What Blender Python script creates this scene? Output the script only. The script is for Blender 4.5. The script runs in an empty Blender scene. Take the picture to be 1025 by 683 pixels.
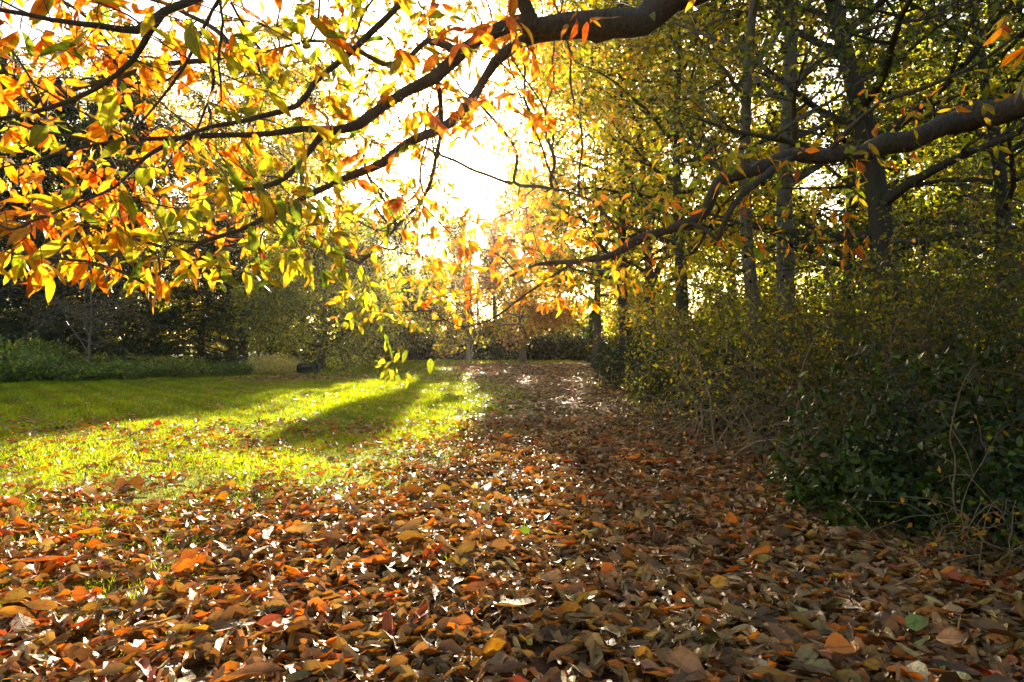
import bpy, math, random
import numpy as np
from mathutils import Vector

PI = math.pi
F = 683.3                      # focal length in photo pixels (24 mm on 36 mm, 1025 wide)
HZ = 346.0                     # horizon row in the photo
CAMZ = 1.45
SUN = np.array([-0.040, 1.0, 0.2525]); SUN /= np.linalg.norm(SUN)
SELEV = math.asin(SUN[2]); SAZ = math.atan2(SUN[0], SUN[1])
scene = bpy.context.scene
COL = scene.collection

def P(px, py, d):
    """world point that lies d metres ahead in the direction of photo pixel px,py"""
    return np.array([(px - 512.5) / F * d, d, CAMZ + (HZ - py) / F * d])

# ------------------------------------------------------------------ materials
def new_mat(name):
    m = bpy.data.materials.new(name); m.use_nodes = True
    nt = m.node_tree; nt.nodes.clear()
    out = nt.nodes.new('ShaderNodeOutputMaterial')
    return m, nt, out

def N(nt, typ, **kw):
    n = nt.nodes.new(typ)
    for k, v in kw.items(): setattr(n, k, v)
    return n

def math_node(nt, op, a, b=None):
    n = N(nt, 'ShaderNodeMath', operation=op)
    for i, v in enumerate((a, b)):
        if v is None: continue
        if isinstance(v, (int, float)): n.inputs[i].default_value = v
        else: nt.links.new(v, n.inputs[i])
    return n.outputs[0]

def mixcol(nt, fac, a, b, mode='MIX'):
    n = N(nt, 'ShaderNodeMix', data_type='RGBA', blend_type=mode)
    for sock, v in ((n.inputs[0], fac), (n.inputs[6], a), (n.inputs[7], b)):
        if isinstance(v, (int, float)): sock.default_value = v
        elif isinstance(v, (tuple, list)): sock.default_value = (*v, 1)
        else: nt.links.new(v, sock)
    return n.outputs[2]

def leaf_material(name, trans=0.5, tcol=(1.5, 1.35, 0.5), rough=0.45, spec=0.5, veins=False, tint=True, pale_back=0.0):
    m, nt, out = new_mat(name)
    at = N(nt, 'ShaderNodeAttribute', attribute_name='Col')
    base = at.outputs['Color']
    if tint:
        oi = N(nt, 'ShaderNodeObjectInfo')
        base = mixcol(nt, 1.0, base, oi.outputs['Color'], 'MULTIPLY')
    if veins:
        uv = N(nt, 'ShaderNodeAttribute', attribute_name='luv')
        sx = N(nt, 'ShaderNodeSeparateXYZ'); nt.links.new(uv.outputs['Vector'], sx.inputs[0])
        av = math_node(nt, 'ABSOLUTE', sx.outputs[1])
        ph = math_node(nt, 'SUBTRACT', math_node(nt, 'MULTIPLY', sx.outputs[0], 15.0), math_node(nt, 'MULTIPLY', av, 4.0))
        fr = math_node(nt, 'FRACT', ph)
        side = math_node(nt, 'LESS_THAN', fr, 0.13)
        mid = math_node(nt, 'LESS_THAN', av, 0.06)
        v = math_node(nt, 'MAXIMUM', math_node(nt, 'MULTIPLY', side, 0.45), mid)
        base = mixcol(nt, math_node(nt, 'MULTIPLY', v, 0.7), base, mixcol(nt, 1.0, base, (0.5, 0.42, 0.4), 'MULTIPLY'))
        # blotches of brown wear
        tc = N(nt, 'ShaderNodeTexCoord'); no = N(nt, 'ShaderNodeTexNoise'); no.inputs['Scale'].default_value = 38
        no.inputs['Detail'].default_value = 4
        nt.links.new(tc.outputs['Object'], no.inputs['Vector'])
        cr = N(nt, 'ShaderNodeMapRange'); cr.inputs[1].default_value = 0.52; cr.inputs[2].default_value = 0.72
        nt.links.new(no.outputs['Fac'], cr.inputs[0])
        base = mixcol(nt, math_node(nt, 'MULTIPLY', cr.outputs[0], 0.65), base, mixcol(nt, 1.0, base, (0.5, 0.34, 0.25), 'MULTIPLY'))
        # dry brown margins where the wear has started
        n4 = N(nt, 'ShaderNodeTexNoise'); n4.inputs['Scale'].default_value = 9; n4.inputs['Detail'].default_value = 2
        nt.links.new(tc.outputs['Object'], n4.inputs['Vector'])
        em = N(nt, 'ShaderNodeMapRange'); em.inputs[1].default_value = 0.95; em.inputs[2].default_value = 1.25
        nt.links.new(math_node(nt, 'ADD', n4.outputs['Fac'], math_node(nt, 'MULTIPLY', math_node(nt, 'MAXIMUM', av, sx.outputs[0]), 0.62)), em.inputs[0])
        base = mixcol(nt, em.outputs[0], base, (0.17, 0.085, 0.035))
        n5 = N(nt, 'ShaderNodeTexNoise'); n5.inputs['Scale'].default_value = 55; n5.inputs['Detail'].default_value = 3
        nt.links.new(tc.outputs['Object'], n5.inputs['Vector'])
        bmp = N(nt, 'ShaderNodeBump'); bmp.inputs['Strength'].default_value = 0.55; bmp.inputs['Distance'].default_value = 0.012
        nt.links.new(math_node(nt, 'SUBTRACT', n5.outputs['Fac'], math_node(nt, 'MULTIPLY', v, 0.2)), bmp.inputs['Height'])
    if pale_back > 0:
        ge = N(nt, 'ShaderNodeNewGeometry')
        base = mixcol(nt, math_node(nt, 'MULTIPLY', ge.outputs['Backfacing'], pale_back), base, (0.42, 0.29, 0.16))
    p = N(nt, 'ShaderNodeBsdfPrincipled')
    nt.links.new(base, p.inputs['Base Color'])
    p.inputs['Roughness'].default_value = rough
    p.inputs['Specular IOR Level'].default_value = spec
    if veins: nt.links.new(bmp.outputs[0], p.inputs['Normal'])
    t = N(nt, 'ShaderNodeBsdfTranslucent')
    tc_ = mixcol(nt, 1.0, base, tcol, 'MULTIPLY')
    nt.links.new(tc_, t.inputs['Color'])
    mx = N(nt, 'ShaderNodeMixShader'); mx.inputs[0].default_value = trans
    nt.links.new(p.outputs[0], mx.inputs[1]); nt.links.new(t.outputs[0], mx.inputs[2])
    nt.links.new(mx.outputs[0], out.inputs[0])
    return m

def bark_material(name, c1, c2, scale=1.0, rough=0.85, bump=0.6):
    m, nt, out = new_mat(name)
    tc = N(nt, 'ShaderNodeTexCoord')
    mp = N(nt, 'ShaderNodeMapping'); mp.inputs['Scale'].default_value = (9*scale, 9*scale, 2.2*scale)
    nt.links.new(tc.outputs['Object'], mp.inputs[0])
    n1 = N(nt, 'ShaderNodeTexNoise'); n1.inputs['Scale'].default_value = 1.6; n1.inputs['Detail'].default_value = 8
    n1.inputs['Roughness'].default_value = 0.65
    nt.links.new(mp.outputs[0], n1.inputs['Vector'])
    n2 = N(nt, 'ShaderNodeTexVoronoi'); n2.inputs['Scale'].default_value = 2.3
    nt.links.new(mp.outputs[0], n2.inputs['Vector'])
    n3 = N(nt, 'ShaderNodeTexNoise'); n3.inputs['Scale'].default_value = 1.3; n3.inputs['Detail'].default_value = 3
    nt.links.new(tc.outputs['Object'], n3.inputs['Vector'])
    h = math_node(nt, 'ADD', n1.outputs['Fac'], math_node(nt, 'MULTIPLY', n2.outputs['Distance'], 0.5))
    col = mixcol(nt, h, c1, c2)
    mr = N(nt, 'ShaderNodeMapRange'); mr.inputs[1].default_value = 0.5; mr.inputs[2].default_value = 0.68
    nt.links.new(n3.outputs['Fac'], mr.inputs[0])
    col = mixcol(nt, math_node(nt, 'MULTIPLY', mr.outputs[0], 0.5), col, (0.075, 0.085, 0.035))   # algae and moss
    b = N(nt, 'ShaderNodeBump'); b.inputs['Strength'].default_value = bump; b.inputs['Distance'].default_value = 0.035
    nt.links.new(h, b.inputs['Height'])
    p = N(nt, 'ShaderNodeBsdfPrincipled'); p.inputs['Roughness'].default_value = rough
    p.inputs['Specular IOR Level'].default_value = 0.25
    nt.links.new(col, p.inputs['Base Color']); nt.links.new(b.outputs[0], p.inputs['Normal'])
    nt.links.new(p.outputs[0], out.inputs[0])
    return m

M_near = leaf_material('chestnut_leaf', 0.64, (1.2, 1.05, 0.45), 0.4, 0.5, veins=True)
M_crown = leaf_material('crown_leaf', 0.6, (2.0, 1.85, 0.5), 0.45, 0.5)
M_dark = leaf_material('evergreen_leaf', 0.22, (1.6, 1.5, 0.4), 0.40, 0.35)
M_litter = leaf_material('litter_leaf', 0.16, (1.5, 1.0, 0.45), 0.52, 0.42, veins=True, pale_back=0.14)
M_litter_far = leaf_material('litter_far', 0.16, (1.5, 1.0, 0.45), 0.5, 0.55)
M_grass = leaf_material('grass_blade', 0.62, (1.9, 1.6, 0.3), 0.6, 0.15)
M_bark = bark_material('bark_brown', (0.03, 0.024, 0.018), (0.15, 0.115, 0.085))
M_bark_near = bark_material('bark_limb', (0.025, 0.02, 0.016), (0.12, 0.095, 0.075), 2.2)
M_bark_pale = bark_material('bark_pale', (0.06, 0.05, 0.038), (0.23, 0.185, 0.14))
M_bark_dark = bark_material('bark_dark', (0.018, 0.014, 0.011), (0.075, 0.058, 0.043))
M_bark_black = bark_material('bark_black', (0.006, 0.005, 0.004), (0.022, 0.017, 0.013))  # near-black bark tone for the log
M_twig = bark_material('bark_twig', (0.09, 0.06, 0.04), (0.34, 0.25, 0.16), 4)

# ------------------------------------------------------------------ mesh helpers
def mk_mesh(name, verts, faces, mat, col=None, luv=None, smooth=False, parent=None, faces2=None):
    """faces: (n,k) int array; faces2 an optional second array with another k"""
    me = bpy.data.meshes.new(name)
    verts = np.ascontiguousarray(verts, dtype=np.float32)
    arrs = [np.asarray(f, dtype=np.int32) for f in (faces, faces2) if f is not None and len(f)]
    loops = np.concatenate([a.ravel() for a in arrs])
    tot = np.concatenate([np.full(len(a), a.shape[1], np.int32) for a in arrs])
    start = np.concatenate([[0], np.cumsum(tot)[:-1]]).astype(np.int32)
    me.vertices.add(len(verts)); me.vertices.foreach_set('co', verts.ravel())
    me.loops.add(len(loops)); me.loops.foreach_set('vertex_index', loops)
    me.polygons.add(len(tot)); me.polygons.foreach_set('loop_start', start); me.polygons.foreach_set('loop_total', tot)
    if smooth: me.polygons.foreach_set('use_smooth', np.ones(len(tot), dtype=bool))
    me.update(calc_edges=True)
    if col is not None:
        a = me.attributes.new('Col', 'FLOAT_COLOR', 'POINT')
        c4 = np.ones((len(verts), 4), np.float32); c4[:, :3] = col
        a.data.foreach_set('color', c4.ravel())
    if luv is not None:
        a = me.attributes.new('luv', 'FLOAT_VECTOR', 'POINT')
        v3 = np.zeros((len(verts), 3), np.float32); v3[:, :2] = luv
        a.data.foreach_set('vector', v3.ravel())
    me.materials.append(mat)
    ob = bpy.data.objects.new(name, me); COL.objects.link(ob)
    if parent is not None: ob.parent = parent
    return ob

def thing(name, loc, label, cat, group=None, kind=None):
    o = bpy.data.objects.new(name, None); COL.objects.link(o)
    o.location = loc; o.empty_display_size = 0.2
    o['label'] = label; o['category'] = cat
    if group: o['group'] = group
    if kind: o['kind'] = kind
    return o

def tag(o, label=None, cat=None, group=None, kind=None):
    if label: o['label'] = label
    if cat: o['category'] = cat
    if group: o['group'] = group
    if kind: o['kind'] = kind
    return o

def copy_tree(o, loc, rz, s, tint, label, group=None):
    c = o.copy(); COL.objects.link(c)
    c.location = loc; c.rotation_euler = (0, 0, rz); c.scale = s if isinstance(s, tuple) else (s, s, s)
    c['label'] = label
    if group: c['group'] = group
    for ch in list(o.children):
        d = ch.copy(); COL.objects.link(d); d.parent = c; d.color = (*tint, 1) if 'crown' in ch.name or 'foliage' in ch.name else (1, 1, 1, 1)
    return c

# leaf outlines: rows (u, half width)
SHAPE_LONG = [(0.0, 0.0), (0.08, 0.38), (0.22, 0.82), (0.42, 1.0), (0.62, 0.88), (0.82, 0.5), (1.0, 0.0)]
SHAPE_OVAL = [(0.0, 0.0), (0.2, 0.85), (0.5, 1.0), (0.8, 0.6), (1.0, 0.0)]
def leaf_template(shape):
    V = [(0, 0)]; rows = []
    for u, w in shape[1:-1]:
        rows.append(len(V)); V += [(u, -w), (u, 0), (u, w)]
    V.append((1, 0)); tip = len(V) - 1
    Q = []; T = [(0, rows[0] + 1, rows[0]), (0, rows[0] + 2, rows[0] + 1)]
    for a, b in zip(rows[:-1], rows[1:]):
        Q += [(a, a + 1, b + 1, b), (a + 1, a + 2, b + 2, b + 1)]
    r = rows[-1]; T += [(r, r + 1, tip), (r + 1, r + 2, tip)]
    return np.array(V, float), np.array(Q), np.array(T)
T_LONG = leaf_template(SHAPE_LONG); T_OVAL = leaf_template(SHAPE_OVAL)

def frames(d, n):
    d = d / (np.linalg.norm(d, axis=1, keepdims=True) + 1e-9)
    n = n - d * np.sum(n * d, axis=1, keepdims=True)
    n = n / (np.linalg.norm(n, axis=1, keepdims=True) + 1e-9)
    return d, np.cross(n, d), n

def leaves(name, pos, d, n, L, W, col, mat, tmpl=T_LONG, rng=None, bend=0.3, fold=0.25, curl=0.15, wav=0.1, parent=None):
    """detailed leaves as one mesh"""
    V, Q, T = tmpl; K = len(V); M = len(pos)
    d, s, n = frames(d, n)
    L = np.broadcast_to(L, (M,))[:, None]; W = np.broadcast_to(W, (M,))[:, None]
    u = V[None, :, 0]; v = V[None, :, 1]
    bd = rng.normal(bend, abs(bend) * 0.6 + 0.05, (M, 1)); fo = rng.normal(fold, abs(fold)*0.5 + 0.05, (M, 1)); cu = rng.normal(0, curl, (M, 1))
    ww = 1 + rng.normal(0, wav, (M, K))
    y = v * W * ww
    x = u * L
    z = -bd * L * u ** 2 + fo * np.abs(y) + cu * L * v * (u - 0.4) + rng.normal(0, 0.012, (M, K)) * L
    x = x * (1 - 0.3 * np.abs(bd) * u)
    pts = pos[:, None, :] + x[..., None] * d[:, None, :] + y[..., None] * s[:, None, :] + z[..., None] * n[:, None, :]
    off = (np.arange(M) * K)[:, None, None]
    Qs = (Q[None] + off).reshape(-1, 4); Ts = (T[None] + off).reshape(-1, 3)
    c = np.repeat(col, K, axis=0)
    luv = np.tile(V, (M, 1))
    return mk_mesh(name, pts.reshape(-1, 3), Qs, mat, c, luv, smooth=True, parent=parent, faces2=Ts)

def simple_leaves(name, pos, d, n, L, W, col, mat, parent=None, rng=None, fold=0.25):
    """four corner leaves with a fold, for far crowns"""
    M = len(pos)
    d, s, n = frames(d, n)
    L = np.broadcast_to(L, (M,))[:, None]; W = np.broadcast_to(W, (M,))[:, None]
    a = pos; b = pos + 0.45 * L * d + s * W + n * W * fold; c = pos + L * d; e = pos + 0.45 * L * d - s * W + n * W * fold
    pts = np.stack([a, e, c, b], 1).reshape(-1, 3)
    f = np.arange(M * 4).reshape(-1, 4)
    return mk_mesh(name, pts, f, mat, np.repeat(col, 4, axis=0), None, parent=parent)

def tube_mesh(name, chains, mat, parent=None, min_sides=4, max_sides=14, smooth=True, rough=0.0, rng=None):
    """chains: list of (points (n,3), radii (n,))"""
    VV = []; FF = []; off = 0
    for pts, rad in chains:
        pts = np.asarray(pts, float); rad = np.asarray(rad, float); n = len(pts)
        if n < 2: continue
        k = int(np.clip(4 + rad[0] * 90, min_sides, max_sides))
        t = np.gradient(pts, axis=0); t /= np.linalg.norm(t, axis=1, keepdims=True) + 1e-9
        ref = np.array([0., 0., 1.]) if abs(t[0][2]) < 0.8 else np.array([1., 0., 0.])
        u = np.cross(t[0], ref); u /= np.linalg.norm(u) + 1e-9
        ang = np.arange(k) * 2 * PI / k; ca, sa = np.cos(ang), np.sin(ang)
        rings = np.empty((n, k, 3))
        for i in range(n):
            u = u - t[i] * np.dot(u, t[i]); u /= np.linalg.norm(u) + 1e-9
            w = np.cross(t[i], u)
            rr = rad[i]
            if rough and rng is not None and rr > 0.02: rr = rr * (1 + rng.normal(0, rough, (k, 1)))
            rings[i] = pts[i] + rr * (ca[:, None] * u + sa[:, None] * w)
        VV.append(rings.reshape(-1, 3))
        i = np.arange(n - 1)[:, None] * k; j = np.arange(k)[None]; j2 = (j + 1) % k
        FF.append((np.stack([i + j, i + j2, i + k + j2, i + k + j], -1).reshape(-1, 4)) + off)
        off += n * k
    return mk_mesh(name, np.concatenate(VV), np.concatenate(FF), mat, None, None, smooth=smooth, parent=parent)

def smooth_path(pts, step=0.12):
    """Catmull-Rom through the given rows (x,y,z,r)"""
    p = np.asarray(pts, float)
    p = np.vstack([2 * p[0] - p[1], p, 2 * p[-1] - p[-2]]); out = []
    for i in range(1, len(p) - 2):
        n = max(2, int(np.linalg.norm(p[i + 1, :3] - p[i, :3]) / step))
        for t in np.arange(n) / n:
            out.append(0.5 * ((2 * p[i]) + (-p[i-1] + p[i+1]) * t + (2*p[i-1] - 5*p[i] + 4*p[i+1] - p[i+2]) * t*t + (-p[i-1] + 3*p[i] - 3*p[i+1] + p[i+2]) * t**3))
    out.append(p[-2]); return np.array(out)

def pal(rng, n, cols, weights, jit=0.18):
    cols = np.array(cols, float); w = np.array(weights, float); w /= w.sum()
    c = cols[rng.choice(len(cols), n, p=w)]
    c = c * np.exp(rng.normal(0, jit, (n, 1))) * np.exp(rng.normal(0, jit * 0.4, (n, 3)))
    return np.clip(c, 0.004, 0.95)

def rand_dirs(rng, n, up=0.0):
    v = rng.normal(size=(n, 3)); v[:, 2] += up
    return v / np.linalg.norm(v, axis=1, keepdims=True)

# ------------------------------------------------------------------ tree generator
def branch(rng, p0, d0, length, r0, r1, nseg, trop, wander, trop_v=np.array([0, 0, 1.0])):
    p = [np.array(p0, float)]; d = np.array(d0, float) / np.linalg.norm(d0); st = length / nseg; dirs = [d]
    for i in range(nseg):
        d = d + rng.normal(0, wander, 3) + trop_v * trop
        d /= np.linalg.norm(d); p.append(p[-1] + d * st); dirs.append(d)
    t = np.linspace(0, 1, nseg + 1)
    return np.array(p), r0 + (r1 - r0) * t ** 0.8, np.array(dirs)

def grow(rng, H, r0, lean=(0, 0), first=0.2, nprim=22, plen=lambda h: 1.0, up=0.6, droop=0.0, nsec=7, seclen=0.4, wander=0.1, twigs=2, trunk_wander=0.04, top_r=0.12, split=0):
    """returns wood chains and leaf sites (pos, outward dir)"""
    ch = []; sites = []
    tp, tr, td = branch(rng, (0, 0, -0.15), (lean[0], lean[1], 1), H, r0, r0 * top_r, 16, 0.02, trunk_wander)
    tr = tr.copy(); tr[0] *= 1.35
    ch.append((tp, tr)); stems = [(tp, tr, td)]
    for k in range(split):
        i = int(rng.integers(3, 7)); a = rng.uniform(0, 2 * PI)
        sp, sr, sd = branch(rng, tp[i], (math.cos(a) * 0.5, math.sin(a) * 0.5, 1), H * (1 - i / 17) * rng.uniform(.8, 1), tr[i] * 0.75, r0 * top_r, 12, 0.05, trunk_wander)
        ch.append((sp, sr)); stems.append((sp, sr, sd))
    a = rng.uniform(0, 2 * PI)
    for s_i, (sp, sr, sd) in enumerate(stems):
        cnt = nprim if s_i == 0 else nprim // 2
        for k in range(cnt):
            h = first + (1 - first) * (k + rng.uniform(0.1, 0.9)) / cnt if s_i == 0 else 0.15 + 0.85 * (k + .5) / cnt
            f = h * (len(sp) - 1); i = min(int(f), len(sp) - 2); q = sp[i] + (sp[i + 1] - sp[i]) * (f - i)
            hz = (q[2]) / H
            a += 2.4 + rng.normal(0, 0.4)
            L = plen(hz) * rng.uniform(0.75, 1.15)
            if L < 0.2: continue
            el = up * (0.4 + hz) + rng.normal(0, 0.12)
            d = np.array([math.cos(a) * math.cos(el), math.sin(a) * math.cos(el), math.sin(el)])
            pr = min(sr[i] * 0.55, 0.035 * L + 0.01)
            bp, br, bd = branch(rng, q, d, L, pr, 0.008, 8, droop, wander)
            ch.append((bp, br)); sites.append((bp[-1], bd[-1]))
            for j in range(nsec):
                g = 0.2 + 0.8 * (j + rng.uniform(0, 1)) / nsec; f2 = g * 8; i2 = min(int(f2), 7)
                q2 = bp[i2] + (bp[i2 + 1] - bp[i2]) * (f2 - i2)
                side = np.cross(bd[i2], [0, 0, 1]); side /= np.linalg.norm(side) + 1e-6
                sg = 1 if j % 2 else -1
                d2 = bd[i2] * 0.7 + side * sg * rng.uniform(0.5, 1.1) + np.array([0, 0, rng.normal(0.05, 0.3)])
                L2 = seclen * L * (1.1 - 0.6 * g) * rng.uniform(0.6, 1.3)
                cp, cr, cd = branch(rng, q2, d2, L2, br[i2] * 0.6, 0.004, 5, droop, wander * 1.4)
                ch.append((cp, cr)); sites += [(cp[3], cd[3]), (cp[5], cd[5]), (cp[4], cd[4])]
                for t in range(twigs):
                    i3 = int(rng.integers(1, 5))
                    d3 = cd[i3] + rng.normal(0, 0.7, 3)
                    ep, er, ed = branch(rng, cp[i3], d3, L2 * 0.5, cr[i3] * 0.6, 0.003, 3, droop, wander)
                    ch.append((ep, er)); sites += [(ep[2], ed[2]), (ep[3], ed[3])]
    S = np.array([s[0] for s in sites]); D = np.array([s[1] for s in sites])
    return ch, S, D

def sunproj(w):
    return w[:, :2] - SUN[None, :2] * ((w[:, 2]) / SUN[2])[:, None]

def in_glare(w, rad=0.032):
    """points close to the line from the camera to the sun"""
    v = w - np.array([0, 0, CAMZ]); v = v / np.linalg.norm(v, axis=1, keepdims=True)
    return np.linalg.norm(v - SUN, axis=1) < rad

def lit_patch(g):
    """ground spots that the photograph shows in the sun: the gaps the crowns leave"""
    x, y = g[:, 0], g[:, 1]
    def ell(cx, cy, rx, ry, k=0.0): return ((x - cx - k * (y - cy)) / rx) ** 2 + ((y - cy) / ry) ** 2 < 1
    m = ell(0.12, 7.2, 0.75, 2.6) | ell(0.25, 4.7, 0.25, 0.8) | ell(1.15, 3.9, 0.22, 0.35)
    m |= ell(-1.3, 11.5, 0.75, 5.5) | ell(-0.9, 18, 0.5, 3.0) | ell(1.6, 7.6, 0.25, 0.4)
    m |= (x < -0.9 - 0.3*np.sin(y*2.1)) & (y < 9.5) & (x > -9)
    m |= (x > -6.7) & (x < -3.9) & (y < 30)
    m |= (x < -6) & (y < 11.5) & (x > -9.8)
    m |= ell(-11.3, 17, 2.2, 0.9) | ell(-10.5, 14.3, 2.5, 0.6)
    m |= ell(2.3, 3.2, .25, .2) | ell(-2.6, 40, 3, 6) | ell(0.8, 55, 3, 4)
    fl = np.sin(x*3.1+1.3*np.sin(y*1.7))*np.sin(y*1.25+2.1*np.sin(x*1.3))
    m |= (fl > 0.74) & (x > -1.2) & (x < 6.5) & (y > -4) & (y < 18)
    m |= (fl > 0.45) & (x > 2.2) & (x < 7.5) & (y > -16) & (y < 2.5)
    f2 = np.sin(x*2.6 + 0.8*np.sin(y*0.45)) + 0.8*np.sin(x*5.1 + y*0.35 + 1.0) + 0.5*np.sin(y*0.9 + x*1.7)
    m |= (f2 > 0.6) & (x < -1.0) & (x > -16) & (y > 9) & (y < 40)
    m &= ~((f2 < -1.35) & (x < -2.0) & (y > 7.5))
    m |= ell(-11, 24, 4.5, 8) & (f2 > -0.2)
    m |= ell(0.6, 30, 0.5, 4) | ell(2.2, 22, 0.4, 2) | ell(-2.2, 24, 1.0, 4)
    return m

def crown_leaves(rng, S, D, per, sig, L, W, cols, weights, name, mat, parent, loc, up=0.7, gaps=True, keep=1.0, clump_jit=0.3, prune=None, clumpy=1.0):
    if clumpy < 1:      # whole sprays with gaps between them, not an even mist
        kk = rng.random(len(S)) < clumpy; S = S[kk]; D = D[kk]; per = int(round(per / clumpy * 0.95)); sig = sig * 0.72
    M = len(S) * per
    idx = np.repeat(np.arange(len(S)), per)
    base = S[idx] + rng.normal(0, sig, (M, 3)) * np.array([1, 1, 0.75])
    if gaps:
        w = base + np.asarray(loc)[None]
        bad = in_glare(w) | (lit_patch(sunproj(w)) & (rng.random(M) < 0.985))
        if prune is not None: bad |= prune(w)
        base = base[~bad]; idx = idx[~bad]; M = len(base)
    d = D[idx] * 0.8 + rng.normal(0, 0.7, (M, 3)); d[:, 2] -= 0.25
    n = rng.normal(0, 0.6, (M, 3)); n[:, 2] += up
    l = L * rng.uniform(0.7, 1.3, M)
    cj = np.exp(rng.normal(0, clump_jit, (len(S), 1)))
    c = np.clip(pal(rng, M, cols, weights) * cj[idx], 0.004, 0.9)
    return simple_leaves(name, base, d, n, l, l * W, c, mat, parent, rng)

GREEN = [(0.05, 0.085, 0.018), (0.08, 0.11, 0.02), (0.035, 0.055, 0.014)]
OLIVE = [(0.12, 0.13, 0.028), (0.19, 0.17, 0.035), (0.08, 0.09, 0.02), (0.24, 0.16, 0.04)]
YELG = [(0.32, 0.31, 0.035), (0.46, 0.36, 0.035), (0.20, 0.24, 0.03), (0.52, 0.32, 0.035)]
GOLD = [(0.5, 0.33, 0.04), (0.55, 0.25, 0.04), (0.28, 0.27, 0.04), (0.4, 0.15, 0.03)]
COPPER = [(0.30, 0.15, 0.07), (0.36, 0.22, 0.10), (0.22, 0.14, 0.05), (0.20, 0.18, 0.05)]
DARKG = [(0.018, 0.03, 0.010), (0.03, 0.045, 0.014), (0.012, 0.02, 0.008), (0.045, 0.045, 0.015)]
LAUREL = [(0.028, 0.058, 0.008), (0.045, 0.085, 0.012), (0.018, 0.036, 0.006), (0.09, 0.13, 0.02)]

def make_tree(seed, name, label, cat, loc, H, r0, cols, wts, bark=None, per=14, sig=0.3, L=0.12, W=0.32, gaps=True, mat=None, group=None, prune=None, **kw):
    rng = np.random.default_rng(seed)
    ch, S, D = grow(rng, H, r0, **kw)
    t = thing(name, loc, label, cat, group)
    if gaps:   # drop thin wood standing in the gaps too
        out = []
        for p, r in ch:
            if r[0] < 0.03:
                w = p[-1:] + np.asarray(loc)[None]
                if in_glare(w, 0.05)[0] or (prune is not None and prune(w)[0]): continue
            out.append((p, r))
        ch = out
    tr = ch[:1]
    tube_mesh('trunk', tr, bark or M_bark, t, max_sides=16, rough=0.05, rng=rng)
    tube_mesh('branches', ch[1:], bark or M_bark, t, min_sides=3, max_sides=8)
    crown_leaves(rng, S, D, per, sig, L, W, cols, wts, 'crown', mat or M_crown, t, loc, gaps=gaps, prune=prune, clumpy=0.55)
    return t

# ------------------------------------------------------------------ ground
def gz(x, y):
    return 0.035 * np.sin(x * 0.9 + 1.3) * np.sin(y * 0.7) + 0.02 * np.sin(x * 2.3 + y * 1.9) + 0.05 * np.sin(x * 0.13 + 2) * np.cos(y * 0.11)

def litter_density(x, y):
    """0..1, how thickly fallen leaves lie"""
    edge = np.interp(y, [0, 4, 6.4, 9.5, 18.3, 26, 40, 60], [-2.2, -2.0, -1.55, -0.85, -0.45, -1.2, -4.0, -6.0])
    edge = edge + 0.35 * np.sin(y * 1.3 + x) + 0.25 * np.sin(y * 3.1)
    w = np.interp(y, [0, 6, 12, 60], [1.9, 1.9, 1.3, 2.0])
    a = 1 / (1 + np.exp(-(x - edge) / (w * 0.45)))
    a = a * np.interp(y, [0, 45, 62, 75], [1, 1, 0.35, 0.2])
    r = np.hypot(x * 0.75, y - 1.5)
    b = 0.47 * np.exp(-(r / 5.0) ** 2) + 0.20 * np.exp(-(r / 12.0) ** 2) + 0.035
    c = 0.8 * np.exp(-(((x + 9.5) / 4.8) ** 2 + ((y - 31) / 3.2) ** 2))     # litter under the olive tree by the log
    return np.clip(np.maximum(np.maximum(a, b), c), 0, 1)

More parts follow.
